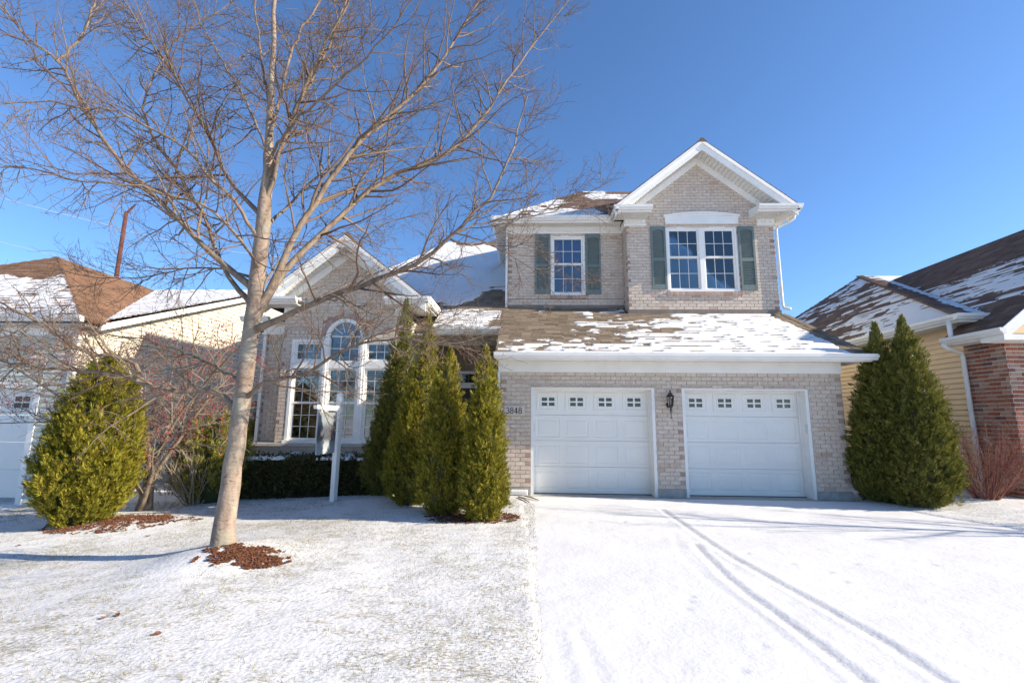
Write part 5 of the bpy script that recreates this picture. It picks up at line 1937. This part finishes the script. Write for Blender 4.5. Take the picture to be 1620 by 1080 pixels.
LIMBS = [  # pixel guides with depth offsets in metres, start and end radius
    ([(402, 500, 0), (432, 450, 0.05), (470, 365, 0.15), (525, 283, 0.3), (562, 233, 0.4), (650, 154, 0.6), (700, 96, 0.75), (758, 0, 1.0), (800, -60, 1.1)], 0.062, 0.012),
    ([(403, 505, 0), (450, 429, 0.3), (525, 354, 0.6), (604, 287, 0.9), (683, 254, 1.1), (742, 212, 1.2), (808, 121, 1.5), (850, 62, 1.7), (900, 0, 1.9)], 0.060, 0.010),
    ([(425, 280, 0), (450, 225, -0.1), (475, 158, -0.2), (512, 75, -0.35), (554, 0, -0.5), (580, -60, -0.6)], 0.042, 0.012),
    ([(403, 522, 0), (435, 507, -0.1), (469, 489, -0.2), (515, 473, -0.3), (562, 455, -0.4), (633, 431, -0.5), (690, 395, -0.55), (730, 360, -0.6), (775, 310, -0.6), (800, 266, -0.6), (818, 205, -0.6), (835, 150, -0.6)], 0.056, 0.008),
    ([(712, 373, -0.58), (760, 352, -0.5), (810, 346, -0.4), (860, 338, -0.3), (905, 318, -0.2), (965, 293, -0.1)], 0.016, 0.004),
    ([(720, 368, -0.58), (770, 385, -0.6), (820, 410, -0.6), (865, 430, -0.6), (915, 412, -0.6)], 0.013, 0.003),
    ([(388, 630, 0), (420, 606, -0.2), (465, 598, -0.45), (520, 569, -0.7), (572, 543, -0.95), (635, 535, -1.1), (700, 543, -1.2), (760, 556, -1.25)], 0.036, 0.006),
    ([(560, 547, -0.9), (610, 525, -0.8), (660, 522, -0.7), (720, 515, -0.6), (765, 530, -0.5)], 0.012, 0.003),
    ([(376, 655, 0), (362, 635, -0.02), (343, 621, -0.08), (310, 618, -0.15), (278, 618, -0.2), (218, 604, -0.3), (185, 593, -0.35), (125, 588, -0.4), (46, 579, -0.45), (-10, 567, -0.5), (-60, 560, -0.5)], 0.045, 0.012),
    ([(218, 604, -0.3), (216, 576, -0.3), (176, 565, -0.3), (125, 553, -0.35), (70, 514, -0.4), (0, 480, -0.4), (-50, 455, -0.4)], 0.030, 0.010),
    ([(384, 605, 0), (350, 585, 0.3), (324, 570, 0.5), (278, 554, 0.7), (232, 537, 0.9), (190, 533, 1.0), (140, 520, 1.1)], 0.027, 0.005),
    ([(400, 455, 0), (365, 428, 0.0), (333, 400, -0.05), (287, 354, -0.1), (246, 308, -0.15), (200, 271, -0.2), (167, 225, -0.25), (133, 175, -0.3), (108, 129, -0.3), (90, 98, -0.3), (42, 58, -0.35), (0, 8, -0.4)], 0.050, 0.012),
    ([(90, 98, -0.3), (125, 62, -0.2), (142, 29, -0.1), (152, -5, 0.0), (160, -50, 0.05)], 0.022, 0.012),
    ([(396, 478, 0), (362, 440, 0.2), (338, 392, 0.4), (329, 346, 0.5), (304, 312, 0.6), (283, 275, 0.65), (254, 238, 0.7), (233, 200, 0.75), (229, 167, 0.8), (242, 121, 0.8), (267, 79, 0.85), (300, 42, 0.9), (346, 21, 0.95), (375, -5, 1.0)], 0.040, 0.010),
    ([(417, 345, 0), (395, 322, 0.1), (375, 300, 0.2), (354, 267, 0.3), (333, 217, 0.45), (308, 175, 0.6), (271, 112, 0.8), (233, 58, 1.0), (200, 8, 1.2), (175, -40, 1.3)], 0.036, 0.012),
    ([(420, 320, 0), (436, 270, -0.05), (450, 217, -0.1), (471, 167, -0.15), (500, 117, -0.2), (530, 50, -0.25), (552, -10, -0.3)], 0.040, 0.014),
    ([(427, 215, 0), (442, 158, 0.1), (458, 92, 0.2), (475, 46, 0.25), (500, 12, 0.3), (530, -30, 0.4)], 0.032, 0.014),
    ([(414, 385, 0), (370, 320, -0.3), (333, 283, -0.6), (292, 233, -0.8), (217, 192, -1.0), (167, 171, -1.1), (133, 171, -1.2), (60, 160, -1.3), (0, 165, -1.4)], 0.032, 0.007),
    ([(402, 440, 0), (350, 425, 0.5), (292, 425, 0.8), (233, 438, 1.0), (160, 440, 1.1), (80, 425, 1.2)], 0.024, 0.005),
    ([(416, 365, 0), (450, 330, 0.6), (500, 280, 1.0), (560, 250, 1.4), (640, 190, 1.8), (720, 150, 2.1), (800, 130, 2.3)], 0.030, 0.006),
    ([(424, 250, 0), (400, 180, 0.6), (360, 110, 1.0), (320, 40, 1.3), (300, -20, 1.5)], 0.026, 0.008),
    ([(424, 255, 0), (470, 190, -0.7), (540, 130, -1.1), (600, 70, -1.4), (650, 0, -1.6)], 0.028, 0.008),
    ([(428, 190, 0), (418, 120, 0.1), (408, 50, 0.2), (398, -30, 0.3)], 0.026, 0.012),
    ([(410, 425, 0), (380, 380, -0.8), (330, 330, -1.2), (250, 300, -1.5), (150, 290, -1.7), (50, 270, -1.8), (-20, 265, -1.9)], 0.026, 0.006),
    ([(404, 480, 0), (430, 430, 0.8), (470, 390, 1.3), (540, 370, 1.7), (620, 350, 2.0), (700, 330, 2.2)], 0.026, 0.005),
]
for i, (pix, r0, r1) in enumerate(LIMBS):
    pts = [at_y(x, y, ty + dy) for x, y, dy in pix]
    nn = 22
    P, L = resample(pts, nn)
    P[2:-1] += 0.010 * rg.normal(size=(nn - 3, 3))
    R = np.linspace(r0, r1, nn) * 0.70 * np.interp(np.linspace(0, 1, nn), [0, 0.06, 0.15], [1.35, 1.1, 1.0])
    parts = [tube_arrays(P[None], R[None], 8)]
    c2 = max(6, int(L * 8.0))
    tw, fine = twig_set(P[None], R[None], rg, c2, 0.34 + 0.28 * L ** 0.8, 8, 0.36, 3, 0.13, up=(0.035, 0.03, 0.02), t0=0.16 if r0 > 0.02 else 0.05)
    V, F = merge(parts)
    lm = mesh_obj("limb", V, F, M_LIMB, BT, True)
    V, F = merge(tw + fine)
    mesh_obj("twigs", V, F, M_TWIG, lm, kind="stuff")

# a smaller bare tree on the neighbour's lawn, out of the frame on the right; its shadow streaks the driveway
nb = np.array([12.6, -3.55, gz1(12.6, -3.55)])
BT2 = thing("bare_tree", tuple(nb), "small bare tree on the lawn in front of the red brick garage", "tree")
P = paths(nb[None] - (0, 0, 0.1), np.array([[0.02, 0.02, 1.0]]), np.array([5.2]), 14, 0.02, 0.02, rg)
R = np.linspace(0.075, 0.015, 14)[None]
lm = mesh_obj("trunk", *tube_arrays(P, R, 10), M_BARK, BT2, True)
st, d, t, pr = spawn(P, R, 16, 0.3, 0.95, (0.5, 0.95), rg)
P1_ = paths(st, d, rg.uniform(1.1, 2.2, len(st)) * (1.25 - 0.6 * t), 10, 0.07, 0.05, rg, 0.03)
R1_ = taper(pr * 0.5, np.full(len(st), 0.005), 10)
tw, fine = twig_set(P1_, R1_, rg, 7, 0.6, 5, 0.3, 0, 0.1)
mesh_obj("limb", *merge([tube_arrays(P1_, R1_, 6)]), M_LIMB, BT2, True)
mesh_obj("twigs", *merge(tw + fine), M_TWIG, BT2, kind="stuff")

# ------------------------------------------------------------------ crabapple with red fruit
cb = at_z(228, 797, -0.06)
CRB = thing("crabapple", (cb[0], cb[1], gz1(cb[0], cb[1])), "many stemmed bare crabapple hung with tiny red fruit beside the large arborvitae", "tree")
cb[2] = gz1(cb[0], cb[1]) - 0.03
ends = []
STEMS = [((-0.15, 0.1, 1.0), 3.3), ((0.35, 0.1, 1.0), 2.7), ((0.7, -0.1, 0.95), 2.8), ((-0.55, 0.2, 0.95), 3.0), ((0.1, 0.5, 1.0), 2.9), ((-0.95, -0.1, 0.85), 3.0), ((-0.3, -0.3, 1.0), 2.7)]
for i, (d, L) in enumerate(STEMS):
    st = cb + np.array([0.11 * math.cos(i * 2.4), 0.09 * math.sin(i * 2.4), 0.0])
    P = paths(st[None], np.array([[d[0] * 0.38, d[1] * 0.3, 1.0]]), np.array([L]), 18, 0.06, 0.0, rg, 0.03)
    # spread outwards with height
    s = np.linspace(0, 1, 18)[None, :, None]
    P = P + np.array([d[0], d[1], 0.10])[None, None, :] * (s ** 2.2) * 1.8
    R = np.linspace(0.050 - 0.002 * i, 0.012, 18)[None]
    sv = tube_arrays(P, R, 8)
    st2, dd, t, pr = spawn(P, R, 11, 0.25, 0.98, (0.5, 1.1), rg)
    LL = rg.uniform(0.8, 1.7, len(st2)) * (1.25 - 0.5 * t)
    dd[:, 2] = np.abs(dd[:, 2]) * 0.6
    P1_ = paths(st2, dd, LL, 10, 0.10, 0.01, rg, 0.05)
    R1_ = taper(pr * 0.55, np.full(len(st2), 0.004), 10)
    tw, fine = twig_set(P1_, R1_, rg, 8, 0.55, 5, 0.24, 2, 0.10, up=(0.02, 0.03, 0.02), t0=0.1, ends=ends)
    lm = mesh_obj("stem", *merge([sv]), M_LIMB, CRB, True)
    mesh_obj("twigs", *merge([tube_arrays(P1_, R1_, 5)] + tw + fine), M_TWIG_G, lm, kind="stuff")
E_ = np.vstack(ends)
E_ = E_[rg.choice(len(E_), 1500, replace=False)]
E_ = np.repeat(E_, 3, axis=0) + rg.normal(size=(4500, 3)) * 0.018
oc = np.array([(1, 0, 0), (-1, 0, 0), (0, 1, 0), (0, -1, 0), (0, 0, 1), (0, 0, -1)], float)
of = np.array([(0, 2, 4), (2, 1, 4), (1, 3, 4), (3, 0, 4), (2, 0, 5), (1, 2, 5), (3, 1, 5), (0, 3, 5)])
rad = rg.uniform(0.008, 0.015, len(E_))
V = (E_[:, None, :] + oc[None] * rad[:, None, None]).reshape(-1, 3)
F = (of[None] + (np.arange(len(E_)) * 6)[:, None, None]).reshape(-1, 3)
mesh_obj("berries", V, F, M_BERRY, CRB, True, kind="stuff")


# ------------------------------------------------------------------ arborvitae and other evergreens
def sprays(P, d, out, rg, L, blades=5, wid=0.12, spread=0.8, ns=0.9):
    """flat fans of narrow blades: P (N,3) roots, d (N,3) growth directions, out (N,3) outward directions"""
    N = len(P)
    d = norm(d)
    s = norm(np.cross(d, norm(out + ns * rg.normal(size=(N, 3)))))
    Ls = L * rg.uniform(0.6, 1.35, N)
    bend = norm(np.cross(d, s))
    Vs = []
    for k in range(blades):
        a = (k / (blades - 1) - 0.5) * 2 * spread
        dir_ = d * math.cos(a) + s * math.sin(a) + bend * 0.15 * rg.normal(size=(N, 1))
        per = norm(np.cross(dir_, bend + 0.4 * rg.normal(size=(N, 3))))
        l = (Ls * (1.0 - 0.4 * abs(a)))[:, None]
        b0 = P + d * l * 0.45 * (1 - abs(a))
        Vs.append(np.stack([b0, b0 + dir_ * l * 0.5 + per * l * wid, b0 + dir_ * l, b0 + dir_ * l * 0.5 - per * l * wid], 1))
    V = np.stack(Vs, 1).reshape(-1, 3)
    return V, np.arange(len(V)).reshape(-1, 4)


def cone_r(t, kind):
    if kind == 'ovoid':
        return np.clip((t + 0.05) / 0.26, 0, 1) ** 0.40 * np.clip(1 - t ** 2.7, 0, 1) ** 0.80
    if kind == 'spire':
        return np.clip((t + 0.03) / 0.12, 0, 1) ** 0.5 * np.clip(1 - t, 0, 1) ** 0.62 * (1 - 0.12 * t)
    if kind == 'pillar':
        return np.clip((t + 0.04) / 0.2, 0, 1) ** 0.4 * np.clip(1 - t ** 1.6, 0, 1) ** 0.8
    return np.clip((t + 0.02) / 0.14, 0, 1) ** 0.5 * np.clip(1 - t ** 1.35, 0, 1) ** 0.8


def conifer(name, base, H, Rx, Ry, kind, mat, label, cat, group, seed, N, L=0.075, lean=(0, 0), lump=0.50, tips=()):
    rg = np.random.default_rng(seed)
    t_ = thing(name, tuple(base), label, cat, group)
    NCL = N // 13
    tt = rg.uniform(0, 1, NCL * 5)
    w = cone_r(tt, kind) + 0.06
    tt = tt[rg.uniform(0, 1.06, NCL * 5) < w][:NCL]
    NCL = len(tt)
    th = rg.uniform(0, 2 * math.pi, NCL)

    def lumpf(th, tt):
        return 1 - lump / 2 + lump * (0.6 * fbm(np.cos(th) * 1.6 + 20, np.sin(th) * 1.6 + tt * H * 1.3, seed, 3) + 0.4 * fbm(np.cos(th) * 5 + 40, np.sin(th) * 5 + tt * H * 3.5, seed + 3, 2)) * 1.25
    f = cone_r(tt, kind) * lumpf(th, tt)
    dep = 1 - 0.24 * rg.uniform(0, 1, NCL) ** 1.2
    C = np.stack([base[0] + Rx * f * dep * np.cos(th) + lean[0] * tt, base[1] + Ry * f * dep * np.sin(th) + lean[1] * tt, base[2] + H * tt * 0.97 - 0.02], 1)
    oc_ = np.stack([np.cos(th), np.sin(th), np.full(NCL, 0.10)], 1)
    dc = norm(oc_ * rg.uniform(0.25, 0.9, NCL)[:, None] + np.array([0, 0, 1.0]) + 0.25 * rg.normal(size=(NCL, 3)))
    sc_ = norm(np.cross(dc, norm(oc_ + 0.8 * rg.normal(size=(NCL, 3)))))
    idx = np.repeat(np.arange(NCL), 15)
    K = len(idx)
    al = rg.uniform(-0.05, 0.17, K) * (L / 0.07); la = rg.normal(size=K) * 0.026 * (L / 0.07) * (1.15 - 4.0 * np.clip(al, 0, 0.2))
    P = C[idx] + dc[idx] * al[:, None] + sc_[idx] * la[:, None] + 0.012 * rg.normal(size=(K, 3))
    d = dc[idx] + sc_[idx] * (la * 9)[:, None] + 0.18 * rg.normal(size=(K, 3))
    V, F = sprays(P, d, oc_[idx], rg, L * 0.80, wid=0.10, spread=0.7)
    parts = [(V, F)]
    for (dx, dy, hz, hh, rr) in tips:      # leader tips that stand above the crown
        n2 = int(300 * hh / 0.4)
        q = rg.uniform(0, 1, n2); a = rg.uniform(0, 6.283, n2)
        P2 = np.stack([base[0] + dx + rr * (1 - q) * np.cos(a), base[1] + dy + rr * (1 - q) * np.sin(a), base[2] + hz + hh * q], 1)
        o2 = np.stack([np.cos(a), np.sin(a), np.full(n2, 0.3)], 1)
        V, F = sprays(P2, o2 * 0.4 + np.array([0, 0, 1.0]), o2, rg, L * 0.8)
        parts.append((V, F))
    cr = mesh_obj("crown", *merge(parts), mat, t_)
    # closed dark core standing in for the shade inside the crown
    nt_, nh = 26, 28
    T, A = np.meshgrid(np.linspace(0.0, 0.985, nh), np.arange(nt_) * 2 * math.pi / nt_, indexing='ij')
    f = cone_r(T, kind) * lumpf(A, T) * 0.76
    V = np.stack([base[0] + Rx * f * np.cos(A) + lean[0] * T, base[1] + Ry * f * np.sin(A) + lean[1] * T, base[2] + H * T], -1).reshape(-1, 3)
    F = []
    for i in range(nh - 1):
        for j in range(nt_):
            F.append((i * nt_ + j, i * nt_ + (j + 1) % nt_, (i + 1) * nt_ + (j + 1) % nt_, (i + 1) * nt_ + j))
    mesh_obj("dark_core", V.tolist(), F, M_BOX, t_, True)
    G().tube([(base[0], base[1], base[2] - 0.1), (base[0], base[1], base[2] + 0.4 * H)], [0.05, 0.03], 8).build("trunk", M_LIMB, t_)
    return t_


def on_ground(px, py, back=0.0):
    z = 0.0
    for _ in range(12):
        p = at_z(px, py, z)
        z = gz1(p[0], p[1])
    d = p[:2] - CAM[:2]
    d = d / np.linalg.norm(d)
    q = p[:2] + d * back
    return np.array([q[0], q[1], gz1(q[0], q[1])])


GRP = "arborvitae by the front porch"
b_ = on_ground(124, 836, 0.55)
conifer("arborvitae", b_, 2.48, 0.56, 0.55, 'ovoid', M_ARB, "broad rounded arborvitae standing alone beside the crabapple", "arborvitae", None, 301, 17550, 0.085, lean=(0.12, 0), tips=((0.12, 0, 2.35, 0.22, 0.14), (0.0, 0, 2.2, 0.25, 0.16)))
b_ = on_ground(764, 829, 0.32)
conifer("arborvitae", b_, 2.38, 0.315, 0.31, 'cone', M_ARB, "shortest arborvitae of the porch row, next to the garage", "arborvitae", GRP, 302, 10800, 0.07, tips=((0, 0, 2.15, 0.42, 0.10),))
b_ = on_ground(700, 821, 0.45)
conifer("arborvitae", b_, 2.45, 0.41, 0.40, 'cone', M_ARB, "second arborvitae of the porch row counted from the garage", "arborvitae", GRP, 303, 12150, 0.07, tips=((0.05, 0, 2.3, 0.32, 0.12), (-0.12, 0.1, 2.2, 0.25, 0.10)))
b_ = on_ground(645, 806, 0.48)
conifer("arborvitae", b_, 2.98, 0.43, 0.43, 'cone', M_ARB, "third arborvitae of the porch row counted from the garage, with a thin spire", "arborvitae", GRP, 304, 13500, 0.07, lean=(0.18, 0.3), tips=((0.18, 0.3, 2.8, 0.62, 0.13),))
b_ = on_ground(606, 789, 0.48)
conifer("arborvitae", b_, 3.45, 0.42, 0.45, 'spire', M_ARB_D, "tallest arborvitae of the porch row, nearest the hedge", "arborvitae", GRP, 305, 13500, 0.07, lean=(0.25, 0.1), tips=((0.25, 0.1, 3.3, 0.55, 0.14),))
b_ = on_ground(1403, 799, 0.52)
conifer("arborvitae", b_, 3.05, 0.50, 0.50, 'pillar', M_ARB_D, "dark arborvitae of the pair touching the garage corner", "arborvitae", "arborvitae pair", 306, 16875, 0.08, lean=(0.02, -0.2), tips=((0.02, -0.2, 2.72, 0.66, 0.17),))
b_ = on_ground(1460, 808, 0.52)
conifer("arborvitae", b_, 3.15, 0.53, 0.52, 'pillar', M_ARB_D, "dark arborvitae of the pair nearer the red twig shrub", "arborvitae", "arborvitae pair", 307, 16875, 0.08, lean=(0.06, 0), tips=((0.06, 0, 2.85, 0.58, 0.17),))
yb = np.array([-6.15, -0.55, gz1(-6.15, -0.55)])
conifer("yew", yb, 1.60, 0.62, 0.42, 'ovoid', M_YEW, "yellow green yew behind the straw coloured twiggy shrub", "shrub", None, 308, 4200, 0.10, lump=0.6)
conifer("yew", np.array([-6.75, 1.9, gz1(-6.75, 1.9)]), 1.9, 0.36, 0.4, 'cone', M_ARB_D, "dark narrow evergreen at the rear corner of the bay", "shrub", None, 309, 2500, 0.09)

# clipped hedge under the bay window
HX0, HX1, HY0, HY1, HZ = -6.0, -2.75, -0.42, 0.36, 0.63
hg = thing("clipped_hedge", ((HX0 + HX1) / 2, 0, 0), "low dark clipped hedge dusted with snow under the bay window", "hedge")
rg = np.random.default_rng(77)
n = 15000
u = rg.uniform(0, 1, n); v = rg.uniform(0, 1, n); side = rg.choice(3, n, p=[0.55, 0.37, 0.08])
X = HX0 + (HX1 - HX0) * u
Y = np.where(side == 0, HY0, HY0 + (HY1 - HY0) * v)
zt = HZ + 0.05 * (fbm(X * 1.8, X * 0, 401) - 0.5)
Zb = gz1(-4.5, -0.3)
Z = np.where(side == 0, Zb + (zt - Zb) * v, zt)
X = np.where(side == 2, np.where(rg.uniform(0, 1, n) < 0.5, HX0, HX1), X)
Z = np.where(side == 2, Zb + (zt - Zb) * u, Z)
out = np.where((side == 0)[:, None], np.array([0, -1.0, 0.1]), np.where((side == 1)[:, None], np.array([0, 0, 1.0]), np.array([1.0, 0, 0])))
P = np.stack([X, Y, Z], 1) + 0.035 * rg.normal(size=(n, 3)) + out * 0.10 * (fbm(X * 3, Z * 3 + Y * 3, 405)[:, None] - 0.5)
V, F = sprays(P, out + np.array([0, 0, 0.5]) + 0.5 * rg.normal(size=(n, 3)), out, rg, 0.05, blades=3, wid=0.30)
mesh_obj("foliage", V, F, M_BOX, hg)
G().box(HX0 + 0.06, HX1 - 0.06, HY0 + 0.07, HY1 - 0.05, -0.1, HZ - 0.06).build("dark_core", M_BOX, hg)
# snow caught on the hedge top
g = G()
nx, ny = 220, 42
for i in range(nx):
    x = HX0 + (HX1 - HX0) * (i + 0.5) / nx
    ys = HY0 - 0.02 + (HY1 - HY0) * (np.arange(ny) + 0.5) / ny
    c = fbm(np.full(ny, x * 3.2), ys * 3.2, 411, 4) + 0.22 * fbm(np.full(ny, x * 16), ys * 16, 415, 2)
    zz = HZ + 0.05 * (float(fbm(np.array([x * 1.8]), np.array([0.0]), 401)[0]) - 0.5)
    for j in range(ny):
        if c[j] > 0.52 - 0.07 * (j / ny):
            h = 0.012 + 0.12 * (c[j] - 0.50)
            e = 0.006
            a = 0.009
            g.hexa([(x - a - e, ys[j] - a - e, zz + 0.03), (x + a + e, ys[j] - a - e, zz + 0.03), (x + a + e, ys[j] + a + e, zz + 0.03), (x - a - e, ys[j] + a + e, zz + 0.03)],
                   [(x - a, ys[j] - a, zz + 0.062 + h), (x + a, ys[j] - a, zz + 0.062 + h), (x + a, ys[j] + a, zz + 0.062 + h), (x - a, ys[j] + a, zz + 0.062 + h)])
g.build("hedge_snow", M_SNOW, None, kind="stuff", label="crumbs of snow caught on top of the clipped hedge", category="snow")


def twiggy(name, base, n, H, spread, mat, label, seed, c2=5, r=0.006, k3=3, cat="shrub"):
    rg = np.random.default_rng(seed)
    t_ = thing(name, tuple(base), label, cat)
    a = rg.uniform(0, 6.283, n)
    s = rg.uniform(0, 1, n) ** 0.6 * spread
    st = np.array(base)[None] + np.stack([np.cos(a) * s * 0.18, np.sin(a) * s * 0.18, np.full(n, -0.03)], 1)
    d = np.stack([np.cos(a) * s, np.sin(a) * s, np.ones(n)], 1)
    L = H * rg.uniform(0.65, 1.1, n)
    P = paths(st, d, L, 10, 0.07, 0.0, rg, 0.04)
    R = taper(np.full(n, r), np.full(n, r * 0.4), 10)
    st2, d2, t, pr = spawn(P, R, c2, 0.2, 0.95, (0.3, 0.7), rg)
    P2 = paths(st2, d2, H * rg.uniform(0.15, 0.42, len(st2)), 6, 0.10, 0.03, rg, 0.08)
    R2 = taper(pr * 0.7, np.full(len(st2), 0.0018), 6)
    mesh_obj("stems", *merge([tube_arrays(P, R, 5)]), mat, t_, kind="stuff")
    st3, d3, t, pr3 = spawn(P2, R2, k3, 0.2, 0.95, (0.3, 0.8), rg)
    P3 = paths(st3, d3, H * rg.uniform(0.05, 0.16, len(st3)), 4, 0.12, 0.03, rg, 0.1)
    mesh_obj("twigs", *merge([tube_arrays(P2, R2, 4), tube_arrays(P3, taper(pr3 * 0.7, np.full(len(st3), 0.0014), 4), 3)]), mat, t_, kind="stuff")
    return t_


twiggy("twiggy_shrub", on_ground(306, 797, 0.0), 60, 1.05, 0.75, M_TWIG_S, "straw coloured bare twiggy shrub in front of the yew", 501, 6, 0.009)
twiggy("twiggy_shrub", on_ground(347, 785, -0.05), 22, 0.55, 0.95, M_TWIG_G, "small dark bare shrub at the hedge end beside the tree trunk", 502)
twiggy("twiggy_shrub", on_ground(268, 783, 0.1), 14, 0.45, 0.8, M_TWIG_G, "small sparse bare shrub between the crabapple and the straw coloured shrub", 503)
twiggy("dry_perennial", on_ground(256, 803, 0.05), 16, 0.26, 1.3, M_TWIG_S, "tiny dry tan plant in the snow in front of the crabapple", 504, 4, 0.003, cat="plant")
twiggy("red_twig_shrub", on_ground(1562, 790, 0.05), 95, 1.40, 0.85, M_TWIG_R, "red twig shrub in front of the red brick garage corner", 505, 5, 0.006)

# small ornamental garden light at the brick corner
gl = on_ground(1594, 786, 0.0)
t_ = thing("garden_light", tuple(gl), "small white garden light on a stake beside the red twig shrub", "garden light")
G().tube([gl, gl + (0, 0, 0.26)], 0.008, 6).build("stake", M_BLACK, t_)
G().tube([gl + (0, 0, 0.25), gl + (0, 0, 0.27), gl + (0, 0, 0.33), gl + (0, 0, 0.345), gl + (0, 0, 0.37)], [0.02, 0.05, 0.055, 0.075, 0.01], 10).build("lamp_head", M_OFFWHITE, t_, True)


# ------------------------------------------------------------------ mulch, leaves
def chips(name, cx, cy, rx, ry, n, seed, label, thr=0.45, zoff=0.006):
    rg = np.random.default_rng(seed)
    a = rg.uniform(0, 6.283, n * 2); r = rg.uniform(0, 1, n * 2) ** 0.55
    x, y = cx + rx * r * np.cos(a), cy + ry * r * np.sin(a)
    keep = (0.5 * fbm(x * 4, y * 4, seed, 3) + 0.5 * fbm(x * 16, y * 16, seed + 5, 2) + 0.25 * (1 - r)) > thr
    x, y = x[keep][:n], y[keep][:n]
    g = G()
    for px_, py_, z in zip(x, y, ground_z(x, y) + zoff):
        an, tl_ = rg.uniform(0, 6.283), rg.normal(size=2) * 0.35
        l, w, h = rg.uniform(0.009, 0.026), rg.uniform(0.004, 0.008), 0.0025
        u_ = np.array([math.cos(an), math.sin(an), tl_[0]]); v_ = np.array([-math.sin(an), math.cos(an), tl_[1]])
        c = np.array([px_, py_, z])
        q = [c + u_ * l * i + v_ * w * j for i, j in ((-1, -1), (1, -1), (1, 1), (-1, 1))]
        g.hexa(q, [p + np.array([0, 0, h * 2]) for p in q])
    return g.build(name, M_MULCH, None, kind="stuff", label=label, category="mulch")


chips("mulch", TREE[0] + 0.40, TREE[1] - 0.28, 0.52, 0.32, 1500, 601, "red brown mulch chips showing through snow at the bare tree", 0.52)
b_ = on_ground(150, 836, 0.5)
chips("mulch", b_[0] + 0.25, b_[1] + 0.0, 0.95, 0.60, 1700, 602, "red brown mulch around the broad rounded arborvitae", 0.52)
b_ = on_ground(200, 822, 0.0)
chips("mulch", b_[0] + 0.35, b_[1] + 0.1, 0.75, 0.28, 500, 603, "scattered mulch chips in front of the crabapple", 0.60)
b_ = on_ground(735, 826, 0.35)
chips("mulch", b_[0] + 0.12, b_[1], 0.75, 0.46, 1300, 604, "red brown mulch under the porch row of arborvitae", 0.52, 0.008)
LV = [(165, 978, "pair"), (184, 974, ""), (248, 1004, ""), (30, 863, ""), (234, 848, ""), (1, 0, "")][:5]
for i, (px_, py_, _) in enumerate(LV):
    p = on_ground(px_, py_)
    g = G()
    a = 1.3 * i
    m_ = 7
    ring = [(p[0] + 0.035 * math.cos(a + 0.9 * j) * (1 if j % 2 else 0.6), p[1] + 0.022 * math.sin(a + 0.9 * j), p[2] + 0.012 + 0.008 * math.sin(2.1 * j + i)) for j in range(m_)]
    g.add(ring + [(p[0], p[1], p[2] + 0.006)], [(j, (j + 1) % m_, m_) for j in range(m_)])
    g.build("fallen_leaf", M_LEAF, None, group="fallen leaves", category="leaf", label=("brown leaf on the lawn snow, left one of a close pair", "brown leaf on the lawn snow, right one of a close pair", "dark brown leaf on the lawn snow nearest the camera", "reddish leaf on the snow near the tree shadow", "reddish leaf on the snow between mulch patch and bare tree")[i])

# ------------------------------------------------------------------ utility pole and wires
pb, pt_ = at_y(183, 445, 25.0), at_y(200, 335, 25.0)
pl = thing("utility_pole", (pb[0], 25.0, -0.5), "red brown wooden utility pole rising behind the cream sided house", "pole")
G().tube([(pb[0], 25, -0.5), (pb[0], 25, pt_[2])], [0.19, 0.14], 10).build("post", M_POLE, pl, True)
G().tube([(pb[0] - 0.05, 25, pt_[2] - 0.25), (pb[0] + 0.7, 25, pt_[2] + 0.65)], [0.10, 0.07], 6).build("arm", M_POLE, pl)
for i, (a, b, c, lab) in enumerate((((-40, 302), (90, 336), (195, 362), "upper bare wire running to the utility pole"), ((-40, 372), (80, 402), (190, 424), "lower bare wire running to the utility pole"), ((185, 362), (330, 392), (470, 410), "bare wire running from the utility pole behind the bare tree"))):
    P, L = resample([at_y(a[0], a[1], 25.0), at_y(b[0], b[1], 25.0), at_y(c[0], c[1], 25.0)], 14)
    G().tube(P, 0.022, 5).build("wire", M_WIRE, None, label=lab, category="wire")
